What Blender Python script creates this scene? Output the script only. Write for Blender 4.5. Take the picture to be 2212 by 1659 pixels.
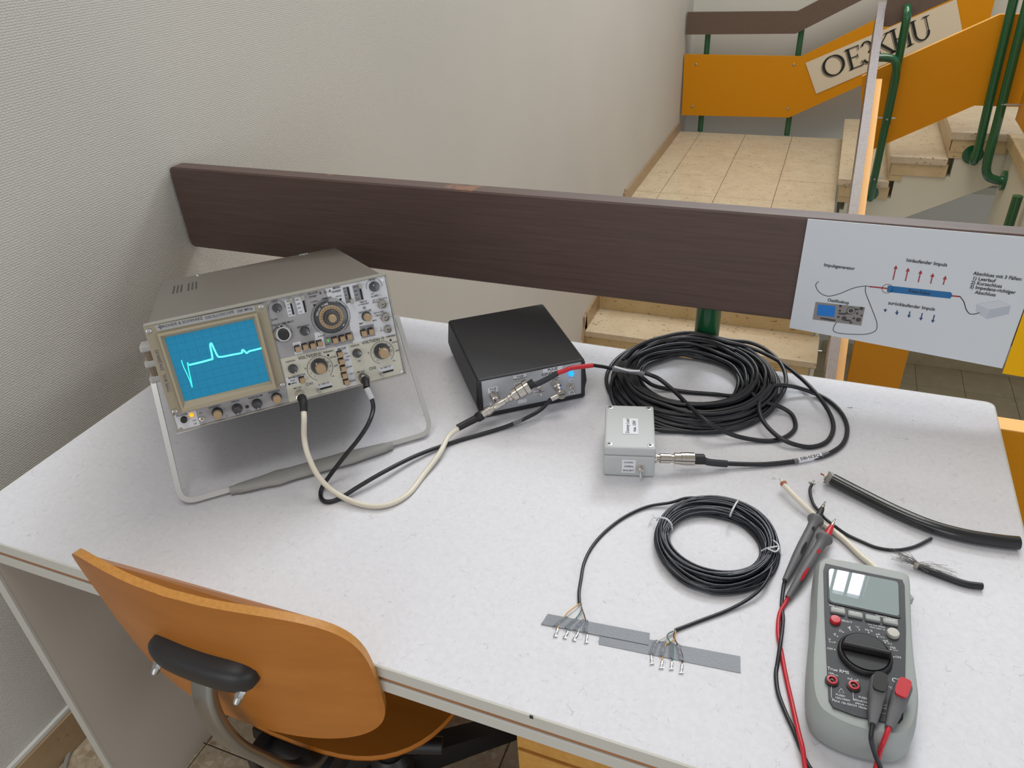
import bpy, bmesh, math, random
from mathutils import Vector, Matrix, noise as mnoise
sc = bpy.context.scene
for o in list(bpy.data.objects): bpy.data.objects.remove(o)
random.seed(7)
PI = math.pi; sin = math.sin; cos = math.cos
DZ = 0.74                      # desk top above the floor of the corridor
CAMZ = DZ + 0.72

# ------------------------------------------------------------------ camera
RC = Matrix(((0.92946828, -0.1573145, 0.33367778), (0.36541399, 0.51670481, -0.77426659), (-0.05060955, 0.84158677, 0.53774565)))
FPX = 1640.08
cam = bpy.data.objects.new('camera', bpy.data.cameras.new('camera'))
sc.collection.objects.link(cam)
cam.matrix_world = Matrix.Translation((0, 0, CAMZ)) @ RC.to_4x4()
cam.data.sensor_width = 36; cam.data.lens = 36 * FPX / 2212
cam.data.clip_start = 0.02; cam.data.clip_end = 60
sc.camera = cam

# ------------------------------------------------------------------ world, light, exposure
w = bpy.data.worlds.new('world'); sc.world = w; w.use_nodes = True
bg = w.node_tree.nodes['Background']; bg.inputs[0].default_value = (0.93, 0.96, 1.0, 1); bg.inputs[1].default_value = 0.58
sc.view_settings.view_transform = 'Standard'; sc.view_settings.look = 'None'
sc.view_settings.exposure = -0.08; sc.view_settings.gamma = 1; sc.view_settings.use_curve_mapping = False
def area(name, loc, target, sx, sy, power, col):
    l = bpy.data.lights.new(name, 'AREA'); l.shape = 'RECTANGLE'; l.size = sx; l.size_y = sy; l.energy = power; l.color = col
    o = bpy.data.objects.new(name, l); sc.collection.objects.link(o); o.location = loc
    o.rotation_euler = (Vector(target) - Vector(loc)).to_track_quat('-Z', 'Y').to_euler(); return o
area('corridor_fill', (-0.7, -2.6, 1.4), (-0.9, 1.0, 0.6), 2.2, 1.6, 24, (1.0, 0.99, 1.0))  # added soft fill from behind the camera, no window modelled there
area('desk_overhead_fill', (-0.45, 0.1, 2.9), (-0.6, 0.5, 0.0), 1.2, 0.5, 11, (1.0, 0.99, 0.98))  # added overhead fill to lift the left and middle of the desk
area('side_fill', (2.9, -0.6, 1.2), (-0.9, 0.7, 0.1), 2.0, 1.0, 17, (0.98, 0.99, 1.0))  # added low fill from the right for left wall and desk side panel
area('upper_flight_fill', (0.5, 5.0, 3.9), (-0.1, 5.2, -0.6), 1.8, 1.8, 80, (1.0, 0.97, 0.9))  # added fill brightening the landing and lower stair walls, no fitting there
area('stairwell_fill', (-0.3, 2.9, 4.4), (-0.5, 2.2, 0.0), 1.6, 2.0, 62, (1.0, 0.95, 0.86))  # unseen fill above the stairwell, added to light stairs and desk
WIN_STRENGTH = 22

# ------------------------------------------------------------------ pixel measurements turned into points on real planes
def ray(x, y): return RC @ Vector(((x - 1106) / FPX, -(y - 829.5) / FPX, -1.0))
C0 = Vector((0, 0, CAMZ))
def at_z(x, y, z): d = ray(x, y); return C0 + d * ((z - CAMZ) / d.z)
def at_y(x, y, Y): d = ray(x, y); return C0 + d * (Y / d.y)
def at_x(x, y, X): d = ray(x, y); return C0 + d * (X / d.x)
def at_p(x, y, P0, n): d = ray(x, y); return C0 + d * ((P0 - C0).dot(n) / d.dot(n))
def dk(x, y, h=0.0): return at_z(x, y, DZ + h)       # height h above the desk top

# ------------------------------------------------------------------ materials
MATS = {}
def rgb(r, g, b):
    f = lambda c: (c / 255 / 12.92) if c / 255 <= 0.04045 else ((c / 255 + 0.055) / 1.055) ** 2.4
    return (f(r), f(g), f(b), 1)
def mat(name, col, rough=0.5, metal=0.0, emit=0.0, spec=0.5, noise=None, bump=None, alpha=1.0, coat=0.0, trans=0.0):
    """noise=(scale, amount) brightness mottling; bump=(scale, strength)"""
    if name in MATS: return MATS[name]
    m = bpy.data.materials.new(name); m.use_nodes = True; nt = m.node_tree; b = nt.nodes['Principled BSDF']
    c = rgb(*col); b.inputs['Base Color'].default_value = c; b.inputs['Roughness'].default_value = rough
    b.inputs['Metallic'].default_value = metal; b.inputs['Specular IOR Level'].default_value = spec
    b.inputs['Coat Weight'].default_value = coat; b.inputs['Alpha'].default_value = alpha
    b.inputs['Transmission Weight'].default_value = trans
    if emit: b.inputs['Emission Color'].default_value = c; b.inputs['Emission Strength'].default_value = emit
    tc = nt.nodes.new('ShaderNodeTexCoord')
    if noise:
        n = nt.nodes.new('ShaderNodeTexNoise'); n.inputs['Scale'].default_value = noise[0]; n.inputs['Detail'].default_value = 5
        nt.links.new(tc.outputs['Object'], n.inputs['Vector'])
        mr = nt.nodes.new('ShaderNodeMapRange'); mr.inputs[1].default_value = 0.3; mr.inputs[2].default_value = 0.7
        mr.inputs[3].default_value = 1 - noise[1]; mr.inputs[4].default_value = 1 + noise[1]
        nt.links.new(n.outputs['Fac'], mr.inputs[0])
        mx = nt.nodes.new('ShaderNodeVectorMath'); mx.operation = 'SCALE'; mx.inputs[0].default_value = c[:3]
        nt.links.new(mr.outputs[0], mx.inputs['Scale']); nt.links.new(mx.outputs[0], b.inputs['Base Color'])
    if bump:
        n = nt.nodes.new('ShaderNodeTexNoise'); n.inputs['Scale'].default_value = bump[0]; n.inputs['Detail'].default_value = 3
        nt.links.new(tc.outputs['Object'], n.inputs['Vector'])
        bp = nt.nodes.new('ShaderNodeBump'); bp.inputs['Strength'].default_value = bump[1]; bp.inputs['Distance'].default_value = 0.002
        nt.links.new(n.outputs['Fac'], bp.inputs['Height']); nt.links.new(bp.outputs[0], b.inputs['Normal'])
    MATS[name] = m; return m
def N(nt, t, **kw):
    n = nt.nodes.new(t)
    for k, v in kw.items():
        if k.startswith('_'): setattr(n, k[1:], v)
        else: n.inputs[k.replace('__', ' ')].default_value = v
    return n
def base(name, rough=0.5, col=(200, 200, 200)):
    m = mat(name, col, rough); nt = m.node_tree; b = nt.nodes['Principled BSDF']
    tc = [n for n in nt.nodes if n.type == 'TEX_COORD'][0]; return m, nt, b, tc
def ramp(nt, src, stops):
    r = nt.nodes.new('ShaderNodeValToRGB'); e = r.color_ramp.elements
    while len(e) < len(stops): e.new(0.5)
    for k, (p, c) in enumerate(stops): e[k].position = p; e[k].color = c
    nt.links.new(src, r.inputs[0]); return r

def laminate():
    m, nt, b, tc = base('desk_laminate', 0.6, (207, 207, 210)); L = nt.links.new; b.inputs['Specular IOR Level'].default_value = 0.25
    nz = N(nt, 'ShaderNodeTexNoise', Scale=14.0, Detail=3.0); L(tc.outputs['Object'], nz.inputs['Vector'])
    wob = N(nt, 'ShaderNodeVectorMath', _operation='MULTIPLY_ADD'); wob.inputs[1].default_value = (0.06, 0.06, 0.06)
    L(nz.outputs['Color'], wob.inputs[0]); L(tc.outputs['Object'], wob.inputs[2])
    v = N(nt, 'ShaderNodeTexVoronoi', _feature='DISTANCE_TO_EDGE', Scale=70.0); L(wob.outputs[0], v.inputs['Vector'])
    ln = ramp(nt, v.outputs['Distance'], [(0.0, (1, 1, 1, 1)), (0.024, (0, 0, 0, 1))])
    mk = N(nt, 'ShaderNodeTexNoise', Scale=95.0, Detail=2.0); L(tc.outputs['Object'], mk.inputs['Vector'])
    mr = ramp(nt, mk.outputs['Fac'], [(0.56, (0, 0, 0, 1)), (0.62, (1, 1, 1, 1))])
    mu = N(nt, 'ShaderNodeMath', _operation='MULTIPLY'); L(ln.outputs[0], mu.inputs[0]); L(mr.outputs[0], mu.inputs[1])
    big = N(nt, 'ShaderNodeTexNoise', Scale=160.0, Detail=4.0); L(tc.outputs['Object'], big.inputs['Vector'])
    cr = ramp(nt, big.outputs['Fac'], [(0.3, rgb(204, 204, 209)), (0.7, rgb(211, 211, 216))])
    mx = N(nt, 'ShaderNodeMix', _data_type='RGBA'); mx.inputs[7].default_value = rgb(182, 181, 184)
    L(mu.outputs[0], mx.inputs[0]); L(cr.outputs[0], mx.inputs[6]); L(mx.outputs[2], b.inputs['Base Color'])
    return m
def wallpaper():
    m, nt, b, tc = base('woven_wallpaper', 0.85, (190, 187, 180)); L = nt.links.new
    nz = N(nt, 'ShaderNodeTexNoise', Scale=140.0, Detail=2.0); L(tc.outputs['Object'], nz.inputs['Vector'])
    wob = N(nt, 'ShaderNodeVectorMath', _operation='MULTIPLY_ADD'); wob.inputs[1].default_value = (0.0035, 0.0035, 0.0035)
    L(nz.outputs['Color'], wob.inputs[0]); L(tc.outputs['Object'], wob.inputs[2])
    sx = N(nt, 'ShaderNodeSeparateXYZ'); L(wob.outputs[0], sx.inputs[0])
    cb = N(nt, 'ShaderNodeCombineXYZ'); L(sx.outputs['Y'], cb.inputs['X']); L(sx.outputs['Z'], cb.inputs['Y'])
    br = N(nt, 'ShaderNodeTexBrick', Scale=1.0); br.inputs['Brick Width'].default_value = 0.008; br.inputs['Row Height'].default_value = 0.0042
    br.inputs['Mortar Size'].default_value = 0.0012; br.inputs['Mortar Smooth'].default_value = 1.0
    br.inputs['Color1'].default_value = (1, 1, 1, 1); br.inputs['Color2'].default_value = (.75, .75, .75, 1); br.inputs['Mortar'].default_value = (0, 0, 0, 1)
    L(cb.outputs[0], br.inputs['Vector'])
    bp = N(nt, 'ShaderNodeBump', Strength=0.45, Distance=0.0016); L(br.outputs['Color'], bp.inputs['Height'])
    fd = N(nt, 'ShaderNodeMapRange'); fd.inputs[1].default_value = 1.0; fd.inputs[2].default_value = 3.6; fd.inputs[3].default_value = 0.42; fd.inputs[4].default_value = 0.05
    L(sx.outputs['Y'], fd.inputs[0]); L(fd.outputs[0], bp.inputs['Strength']); L(bp.outputs[0], b.inputs['Normal'])
    n2 = N(nt, 'ShaderNodeTexNoise', Scale=1.3, Detail=3.0); L(tc.outputs['Object'], n2.inputs['Vector'])
    cr = ramp(nt, n2.outputs['Fac'], [(0.3, rgb(186, 184, 177)), (0.7, rgb(193, 190, 183))]); L(cr.outputs[0], b.inputs['Base Color'])
    return m
def wood(name, c1, c2, axis, scale=1.0, rough=0.5, stretch=40.0, bumpy=0.2, wear=None):
    m, nt, b, tc = base(name, rough, c1); L = nt.links.new
    mp = N(nt, 'ShaderNodeMapping'); s = [stretch * scale] * 3; s[axis] = 2.0 * scale
    mp.inputs['Scale'].default_value = s; L(tc.outputs['Object'], mp.inputs['Vector'])
    n = N(nt, 'ShaderNodeTexNoise', Scale=3.0, Detail=6.0, Roughness=0.65); L(mp.outputs[0], n.inputs['Vector'])
    cr = ramp(nt, n.outputs['Fac'], [(0.32, rgb(*c1)), (0.68, rgb(*c2))])
    out = cr.outputs[0]
    if wear:
        g = N(nt, 'ShaderNodeSeparateXYZ'); L(tc.outputs['Object'], g.inputs[0])
        wn = N(nt, 'ShaderNodeTexNoise', Scale=14.0, Detail=5.0); L(tc.outputs['Object'], wn.inputs['Vector'])
        a = N(nt, 'ShaderNodeMapRange'); a.inputs[1].default_value = wear[0]; a.inputs[2].default_value = wear[1]; a.inputs[3].default_value = 0.0; a.inputs[4].default_value = 0.22
        L(g.outputs['Z'], a.inputs[0])
        ad = N(nt, 'ShaderNodeMath', _operation='ADD'); L(a.outputs[0], ad.inputs[0]); L(wn.outputs['Fac'], ad.inputs[1])
        th = ramp(nt, ad.outputs[0], [(0.86, (0, 0, 0, 1)), (0.9, (1, 1, 1, 1))])
        mx = N(nt, 'ShaderNodeMix', _data_type='RGBA'); mx.inputs[7].default_value = rgb(120, 82, 58)
        L(th.outputs[0], mx.inputs[0]); L(out, mx.inputs[6]); out = mx.outputs[2]
    L(out, b.inputs['Base Color'])
    bp = N(nt, 'ShaderNodeBump', Strength=bumpy, Distance=0.0008); L(n.outputs['Fac'], bp.inputs['Height']); L(bp.outputs[0], b.inputs['Normal'])
    return m
def stone(name, c1, c2, fleck, scale=9.0, rough=0.35, th=0.68, fs=28.0):
    m, nt, b, tc = base(name, rough, c1); L = nt.links.new
    gi = N(nt, 'ShaderNodeObjectInfo')
    n = N(nt, 'ShaderNodeTexNoise', Scale=scale, Detail=6.0, Roughness=0.6); L(tc.outputs['Object'], n.inputs['Vector'])
    cr = ramp(nt, n.outputs['Fac'], [(0.3, rgb(*c1)), (0.7, rgb(*c2))])
    mp = N(nt, 'ShaderNodeMapping'); mp.inputs['Scale'].default_value = (0.55, 1, 1); mp.inputs['Rotation'].default_value = (0, 0, 0.3); L(tc.outputs['Object'], mp.inputs['Vector'])
    n2 = N(nt, 'ShaderNodeTexNoise', Scale=fs, Detail=4.0, Roughness=0.55); L(mp.outputs[0], n2.inputs['Vector'])
    f = ramp(nt, n2.outputs['Fac'], [(th, (0, 0, 0, 1)), (th + .04, (1, 1, 1, 1))])
    mx = N(nt, 'ShaderNodeMix', _data_type='RGBA'); mx.inputs[7].default_value = rgb(*fleck); L(f.outputs[0], mx.inputs[0]); L(cr.outputs[0], mx.inputs[6])
    L(mx.outputs[2], b.inputs['Base Color']); return m
def terrazzo():
    m, nt, b, tc = base('terrazzo', 0.3, (180, 165, 140)); L = nt.links.new
    v = N(nt, 'ShaderNodeTexVoronoi', Scale=70.0, Randomness=1.0); L(tc.outputs['Object'], v.inputs['Vector'])
    sp = N(nt, 'ShaderNodeSeparateColor'); L(v.outputs['Color'], sp.inputs[0])
    ch = ramp(nt, sp.outputs[0], [(0.0, rgb(150, 128, 102)), (0.3, rgb(196, 182, 158)), (0.6, rgb(172, 150, 124)), (1.0, rgb(205, 193, 172))])
    e = N(nt, 'ShaderNodeTexVoronoi', _feature='DISTANCE_TO_EDGE', Scale=70.0); L(tc.outputs['Object'], e.inputs['Vector'])
    f = ramp(nt, e.outputs['Distance'], [(0.06, (0, 0, 0, 1)), (0.14, (1, 1, 1, 1))])
    mx = N(nt, 'ShaderNodeMix', _data_type='RGBA'); mx.inputs[6].default_value = rgb(178, 165, 142)
    L(f.outputs[0], mx.inputs[0]); L(ch.outputs[0], mx.inputs[7]); L(mx.outputs[2], b.inputs['Base Color']); return m

LAM = laminate(); WALL = wallpaper(); TERR = terrazzo()
BOARD = wood('dark_stained_wood', (72, 54, 49), (86, 67, 60), 0, 1.0, 0.55, 60, 0.35, wear=(0.985, 1.02))
BOARDY = wood('dark_stained_wood_side', (88, 72, 64), (112, 98, 90), 1, 1.0, 0.36, 45, 0.2)
PLY = wood('honey_plywood', (164, 98, 28), (182, 114, 42), 0, 0.35, 0.38, 14, 0.05)
PLYE = wood('plywood_edge', (170, 114, 46), (188, 132, 60), 2, 1.0, 0.45, 60, 0.1)
PINE = wood('pine', (196, 142, 66), (212, 160, 84), 1, 1.0, 0.5, 25, 0.1)
GROOVE = wood('groove_wood', (150, 100, 60), (170, 116, 74), 0, 1.0, 0.55, 30, 0.1)
ORANGE = mat('orange_panel', (200, 132, 4), 0.5, spec=.25, noise=(400, 0.05))
OEDGE = mat('orange_panel_edge', (238, 178, 92), 0.5)
GREEN = mat('green_gloss_paint', (26, 84, 50), 0.22, coat=0.4, bump=(60, 0.08))
STONE = stone('conglomerate_stone', (190, 172, 144), (204, 188, 160), (132, 104, 72), 9.0, .35, .63, 60.0)
STONED = stone('conglomerate_riser', (186, 162, 118), (198, 176, 134), (138, 108, 66), 9.0, .35, .63, 60.0)
DARKST = stone('dark_tile_stone', (172, 158, 130), (186, 172, 144), (140, 124, 98))
SKIRT = stone('skirting_stone', (146, 122, 92), (166, 140, 108), (104, 78, 54), 14, 0.3)
GROUT = mat('grout', (110, 96, 78), 0.9)
PLASTER = mat('cream_plaster', (204, 200, 180), 0.8, bump=(25, 0.2))
GREYP = mat('grey_plaster', (204, 203, 194), 0.85, bump=(25, 0.15))
WHITE = mat('white_paint', (205, 205, 200), 0.5)
BLACK = mat('black_plastic', (34, 35, 39), 0.5, bump=(900, 0.15))
BLKM = mat('black_matt', (24, 24, 26), 0.55)
RUBBER = mat('black_rubber', (30, 31, 35), 0.38)
JACKET = mat('black_cable_jacket', (24, 25, 31), 0.42)
SHRINK = mat('heat_shrink', (38, 40, 46), 0.6)
RED = mat('red_plastic', (182, 26, 40), 0.42)
WHITEC = mat('ivory_cable_jacket', (214, 208, 192), 0.45)
CLEAR = mat('clear_sleeve', (190, 192, 196), 0.15, alpha=0.28)
METAL = mat('nickel', (206, 200, 192), 0.2, metal=1.0)
SOCK = mat('dull_nickel', (150, 146, 140), 0.42, metal=.7)
CHROME = mat('chrome', (215, 215, 215), 0.12, metal=1.0)
ALU = mat('aluminium', (176, 176, 176), 0.34, metal=1.0)
CASE = mat('metallic_grey_case', (106, 101, 94), 0.42, metal=0.2, noise=(3, 0.05), bump=(700, 0.1))
FRAME = mat('frame_grey', (150, 148, 140), 0.4, metal=0.3)
BEIGE = mat('beige_bezel', (146, 137, 116), 0.55, bump=(600, 0.1))
BEIGE2 = mat('tan_bezel', (156, 146, 123), 0.5)
PGREY = mat('panel_grey', (150, 150, 152), 0.5)
PWHITE = mat('panel_white', (196, 198, 202), 0.5)
PCREAM = mat('panel_cream', (186, 184, 170), 0.5)
PDARK = mat('panel_dark_grey', (126, 126, 130), 0.5)
KNOB = mat('knob_grey', (52, 54, 58), 0.3, coat=0.3)
TAN = mat('tan_cap', (158, 134, 102), 0.45)
INK = mat('ink', (38, 38, 42), 0.6)
SLOT = mat('slot_black', (14, 14, 16), 0.7)
GREYBOX = mat('light_grey_abs', (176, 180, 180), 0.5, bump=(500, 0.1))
PAPER = mat('label_paper', (214, 216, 222), 0.6)
STRAP = mat('brown_leather', (78, 64, 50), 0.6)
GRIP = mat('grey_grip', (146, 146, 143), 0.55, bump=(120, 0.2))
TAPE = mat('grey_duct_tape', (122, 127, 134), 0.5, bump=(300, 0.3))
DMMG = mat('holster_grey', (146, 152, 150), 0.55)
DMMD = mat('meter_face', (50, 52, 56), 0.5, spec=.3)
PROBEG = mat('probe_grey', (92, 92, 95), 0.55, bump=(300, 0.1))

# ------------------------------------------------------------------ geometry collector
def frame(O, x, y, z): 
    m = Matrix((x, y, z)).transposed().to_4x4(); m.translation = O; return m
def catmull(P, sub=8):
    P = [Vector(p) for p in P]
    if len(P) < 3: return P
    out = []
    for i in range(len(P) - 1):
        a = P[i - 1] if i else P[0] * 2 - P[1]; b = P[i]; c = P[i + 1]; d = P[i + 2] if i + 2 < len(P) else P[-1] * 2 - P[-2]
        for k in range(sub):
            t = k / sub
            out.append(0.5 * ((2 * b) + (c - a) * t + (2 * a - 5 * b + 4 * c - d) * t * t + (3 * b - a - 3 * c + d) * t ** 3))
    out.append(P[-1]); return out
def align(d):
    return d.normalized().to_track_quat('Z', 'Y').to_matrix()
class G:
    def __init__(s, M=None): s.v = []; s.f = []; s.M = M or Matrix.Identity(4)
    def add(s, vs, fs, M=None):
        n = len(s.v); T = s.M @ M if M is not None else s.M
        s.v += [T @ Vector(q) for q in vs]; s.f += [tuple(n + i for i in f) for f in fs]; return s
    def box(s, c, d, bev=0.0, rot=None, seg=2):
        bm = bmesh.new(); bmesh.ops.create_cube(bm, size=1)
        for q in bm.verts: q.co = Vector((q.co.x * d[0], q.co.y * d[1], q.co.z * d[2]))
        if bev: bmesh.ops.bevel(bm, geom=bm.edges[:], offset=bev, segments=seg, profile=0.5, affect='EDGES')
        T = Matrix.Translation(c) @ (rot.to_4x4() if rot else Matrix.Identity(4))
        bm.verts.index_update(); s.add([q.co.copy() for q in bm.verts], [[q.index for q in f.verts] for f in bm.faces], T); bm.free(); return s
    def lathe(s, prof, P, d, seg=24, cap=True):
        """prof: (radius, distance along d)"""
        R = align(Vector(d)); vs = []; fs = []
        for r, z in prof:
            for k in range(seg):
                a = 2 * PI * k / seg; vs.append(Vector(P) + R @ Vector((r * cos(a), r * sin(a), z)))
        for i in range(len(prof) - 1):
            for k in range(seg):
                a = i * seg + k; b = i * seg + (k + 1) % seg; fs.append((a, b, b + seg, a + seg))
        if cap: fs.append(tuple(range(seg - 1, -1, -1))); fs.append(tuple((len(prof) - 1) * seg + k for k in range(seg)))
        return s.add(vs, fs)
    def cyl(s, a, b, r, seg=16, r2=None):
        a = Vector(a); b = Vector(b); return s.lathe([(r, 0), (r if r2 is None else r2, (b - a).length)], a, b - a, seg)
    def tube(s, pts, r, seg=10, cap=True, flat=None):
        pts = [Vector(p) for p in pts]; vs = []; fs = []; n = len(pts); up = None
        for i, p in enumerate(pts):
            t = (pts[min(i + 1, n - 1)] - pts[max(i - 1, 0)]).normalized()
            if up is None: up = t.orthogonal().normalized() if abs(t.z) > .9 else Vector((0, 0, 1))
            x = up.cross(t); 
            if x.length < 1e-4: x = t.orthogonal()
            x.normalize(); y = t.cross(x).normalized(); up = y
            rr = r(i / (n - 1)) if callable(r) else r
            for k in range(seg):
                a = 2 * PI * k / seg + PI / seg
                vs.append(p + x * rr * cos(a) * (flat[0] if flat else 1) + y * rr * sin(a) * (flat[1] if flat else 1))
        for i in range(n - 1):
            for k in range(seg):
                a = i * seg + k; b = i * seg + (k + 1) % seg; fs.append((a, b, b + seg, a + seg))
        if cap: fs.append(tuple(range(seg - 1, -1, -1))); fs.append(tuple((n - 1) * seg + k for k in range(seg)))
        return s.add(vs, fs)
    def prism(s, poly, off):
        """poly: list of 3D points (flat), extruded by vector off"""
        n = len(poly); P = [Vector(p) for p in poly]; off = Vector(off)
        vs = P + [p + off for p in P]
        fs = [tuple(range(n)), tuple(range(2 * n - 1, n - 1, -1))] + [(i, i + n, (i + 1) % n + n, (i + 1) % n) for i in range(n)]
        return s.add(vs, fs)
    def flat(s, poly): return s.add([Vector(p) for p in poly], [tuple(range(len(poly)))])
    def loft(s, rings, cap=True):
        n = len(rings[0]); vs = [Vector(p) for r in rings for p in r]; fs = []
        for i in range(len(rings) - 1):
            for k in range(n):
                a = i * n + k; b = i * n + (k + 1) % n; fs.append((a, b, b + n, a + n))
        if cap: fs.append(tuple(range(n - 1, -1, -1))); fs.append(tuple((len(rings) - 1) * n + k for k in range(n)))
        return s.add(vs, fs)
    def ribbon(s, pts, w, nrm, closed=False):
        """flat line of width w in the plane with normal nrm"""
        pts = [Vector(p) for p in pts]; n = len(pts); nrm = Vector(nrm).normalized(); vs = []; fs = []
        for i, p in enumerate(pts):
            a = pts[i - 1] if (i or closed) else p; b = pts[(i + 1) % n] if (i < n - 1 or closed) else p
            t = (b - a).normalized(); sd = nrm.cross(t) * w / 2; vs += [p - sd, p + sd]
        for i in range(n if closed else n - 1):
            a = 2 * i; b = 2 * ((i + 1) % n); fs.append((a, b, b + 1, a + 1))
        return s.add(vs, fs)
    def text(s, body, O, x, y, size, align='c', weight=0.0, sq=1.0):
        x = Vector(x).normalized(); y = Vector(y).normalized(); pen = 0; vs = []; fs = []
        for ch in body:
            gv, gf, adv = glyph(ch, weight); n = len(vs)
            vs += [(pen + p[0], p[1]) for p in gv]; fs += [tuple(n + i for i in f) for f in gf]; pen += adv
        sh = {'c': -pen / 2, 'l': 0, 'r': -pen}[align]
        return s.add([Vector(O) + x * (p[0] + sh) * size * sq + y * (p[1] - 0.34) * size for p in vs], fs)
    def arc(s, c, x, y, r, a0, a1, w, nrm, n=28):
        return s.ribbon([Vector(c) + Vector(x) * r * cos(a0 + (a1 - a0) * i / n) + Vector(y) * r * sin(a0 + (a1 - a0) * i / n) for i in range(n + 1)], w, nrm)
    def disc(s, c, x, y, r, n=20):
        return s.flat([Vector(c) + Vector(x) * r * cos(2 * PI * i / n) + Vector(y) * r * sin(2 * PI * i / n) for i in range(n)])
GL = {}
def glyph(ch, weight):
    k = (ch, weight)
    if k in GL: return GL[k]
    def mesh_of(t):
        c = bpy.data.curves.new('t', 'FONT'); c.body = t; c.size = 1; c.resolution_u = 2; c.offset = weight
        o = bpy.data.objects.new('t', c); sc.collection.objects.link(o); dg = bpy.context.evaluated_depsgraph_get(); dg.update()
        me = bpy.data.meshes.new_from_object(o.evaluated_get(dg)); vs = [tuple(q.co[:2]) for q in me.vertices]; fs = [tuple(p.vertices) for p in me.polygons]
        bpy.data.objects.remove(o); bpy.data.curves.remove(c); bpy.data.meshes.remove(me); return vs, fs
    v1, f1 = mesh_of(ch) if ch != ' ' else ([], [])
    vb, _ = mesh_of('|' + ch + '|'); va, _ = mesh_of('||')
    wd = (max(q[0] for q in vb) - min(q[0] for q in vb)) - (max(q[0] for q in va) - min(q[0] for q in va))
    GL[k] = (v1, f1, wd); return GL[k]

def ob(name, g, m, parent=None, smooth=False, label=None, recalc=True, sharp=0.6, autos=True):
    me = bpy.data.meshes.new(name); me.from_pydata([tuple(v) for v in g.v], [], g.f); me.materials.append(m)
    if recalc:
        bm = bmesh.new(); bm.from_mesh(me); bmesh.ops.recalc_face_normals(bm, faces=bm.faces[:]); bm.to_mesh(me); bm.free()
    if smooth:
        me.polygons.foreach_set('use_smooth', [True] * len(me.polygons)); me.set_sharp_from_angle(angle=sharp)
    me.update(); o = bpy.data.objects.new(name, me); sc.collection.objects.link(o)
    if parent:
        o.parent = parent; o.matrix_parent_inverse = pinv(parent)
    if label: o['label'] = label
    return o
def pinv(p):
    L = Vector((0, 0, 0)); q = p
    while q: L = L + Vector(q.location); q = q.parent
    return Matrix.Translation(-Vector(p.location)) if not p.parent else Matrix.Identity(4)
def thing(name, label, cat, loc, group=None):
    o = bpy.data.objects.new(name, None); sc.collection.objects.link(o); o.location = loc; o.empty_display_size = 0.05
    o['label'] = label; o['category'] = cat
    if group: o['group'] = group
    return o
def tag(o, label, cat, group=None):
    o['label'] = label; o['category'] = cat
    if group: o['group'] = group
    return o
def struct(name, g, m, parent=None, smooth=False):
    o = ob(name, g, m, parent, smooth)
    if not parent: o['kind'] = 'structure'
    return o
X = Vector((1, 0, 0)); Y = Vector((0, 1, 0)); Z = Vector((0, 0, 1))
def bx(x0, x1, y0, y1, z0, z1, bev=0.0): return G().box(((x0 + x1) / 2, (y0 + y1) / 2, (z0 + z1) / 2), (x1 - x0, y1 - y0, z1 - z0), bev)

# ================================================================== SETTING
WX = -1.28; WY = 7.55                               # left wall, back wall
LZ = DZ - 1.17                                      # landing level
DFZ = DZ - 3.3                                      # lower floor level
struct('wall_left', bx(WX - 0.2, WX, -1.6, WY, DFZ - 0.1, 8.2), WALL)
# back wall with a window opening high in the stairwell
g = G(); W0, W1, H0, H1 = -1.0, 1.33, 5.2, 7.75
for a in ((WX - 0.2, W0, DFZ - .1, 8.2), (W1, 4.2, DFZ - .1, 8.2), (W0, W1, DFZ - .1, H0), (W0, W1, H1, 8.2)):
    g.box(((a[0] + a[1]) / 2, WY + .1, (a[2] + a[3]) / 2), (a[1] - a[0], .2, a[3] - a[2]))
struct('wall_back', g, GREYP)
g = G()
for xx in (W0 + .03, .2, .95, 1.12, W1 - .03): g.box((xx, WY + .02, (H0 + H1) / 2), (.035, .08, H1 - H0))
for zz in (H0 + .03, (H0 + H1) / 2 + .35, H1 - .03): g.box(((W0 + W1) / 2, WY + .02, zz), (W1 - W0, .08, .06))
win = struct('window_1', g, mat('window_frame_grey', (150, 152, 156), 0.4))
mm = mat('daylight_pane', (236, 244, 255), 0.2, emit=WIN_STRENGTH)
for i, (a, b) in enumerate(((W0, .2), (.2, .95), (.95, 1.12), (1.12, W1))):
    for c, d in ((H0, (H0 + H1) / 2 + .35), ((H0 + H1) / 2 + .35, H1)):
        ob('window_pane', G().box(((a + b) / 2, WY + .05, (c + d) / 2), (b - a - .02, .01, d - c - .02)), mm, win)

def tiled_floor(name, xs, ys, z, tm, gap=0.0015, under=0.08, skip=None):
    f = struct(name, bx(xs[0], xs[-1], ys[0], ys[-1], z - under, z - 0.004), GROUT)
    for i in range(len(xs) - 1):
        for j in range(len(ys) - 1):
            dz = random.uniform(-.0005, .0005)
            ob('tile', bx(xs[i] + gap, xs[i + 1] - gap, ys[j] + gap, ys[j + 1] - gap, z - .012, z + dz, 0.0008), tm, f)
    return f
xs = [WX, -1.01, -.71, -.41, -.11, .19, .49, .79, 1.09]; ys = [-.59, -.29, .01, .31, .61, .91, 1.21, 1.42]
tiled_floor('floor', xs, ys, 0.0, TERR)
struct('trim_1', bx(WX, 1.6, 1.40, 1.44, -0.32, -0.005), PLASTER)        # slab face of the corridor towards the stairwell
sk = struct('baseboard_left', bx(WX, WX + .014, -.6, 1.36, 0.0, 0.088, .002), SKIRT)
struct('trim_2', bx(WX, WX + .009, -.6, 1.36, 0.088, 0.100, .002), WHITE)

struct('ceiling', bx(WX - .2, 3.4, -1.6, 1.44, 3.1, 3.25), mat('ceiling_paint', (206, 204, 196), .9))
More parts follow.
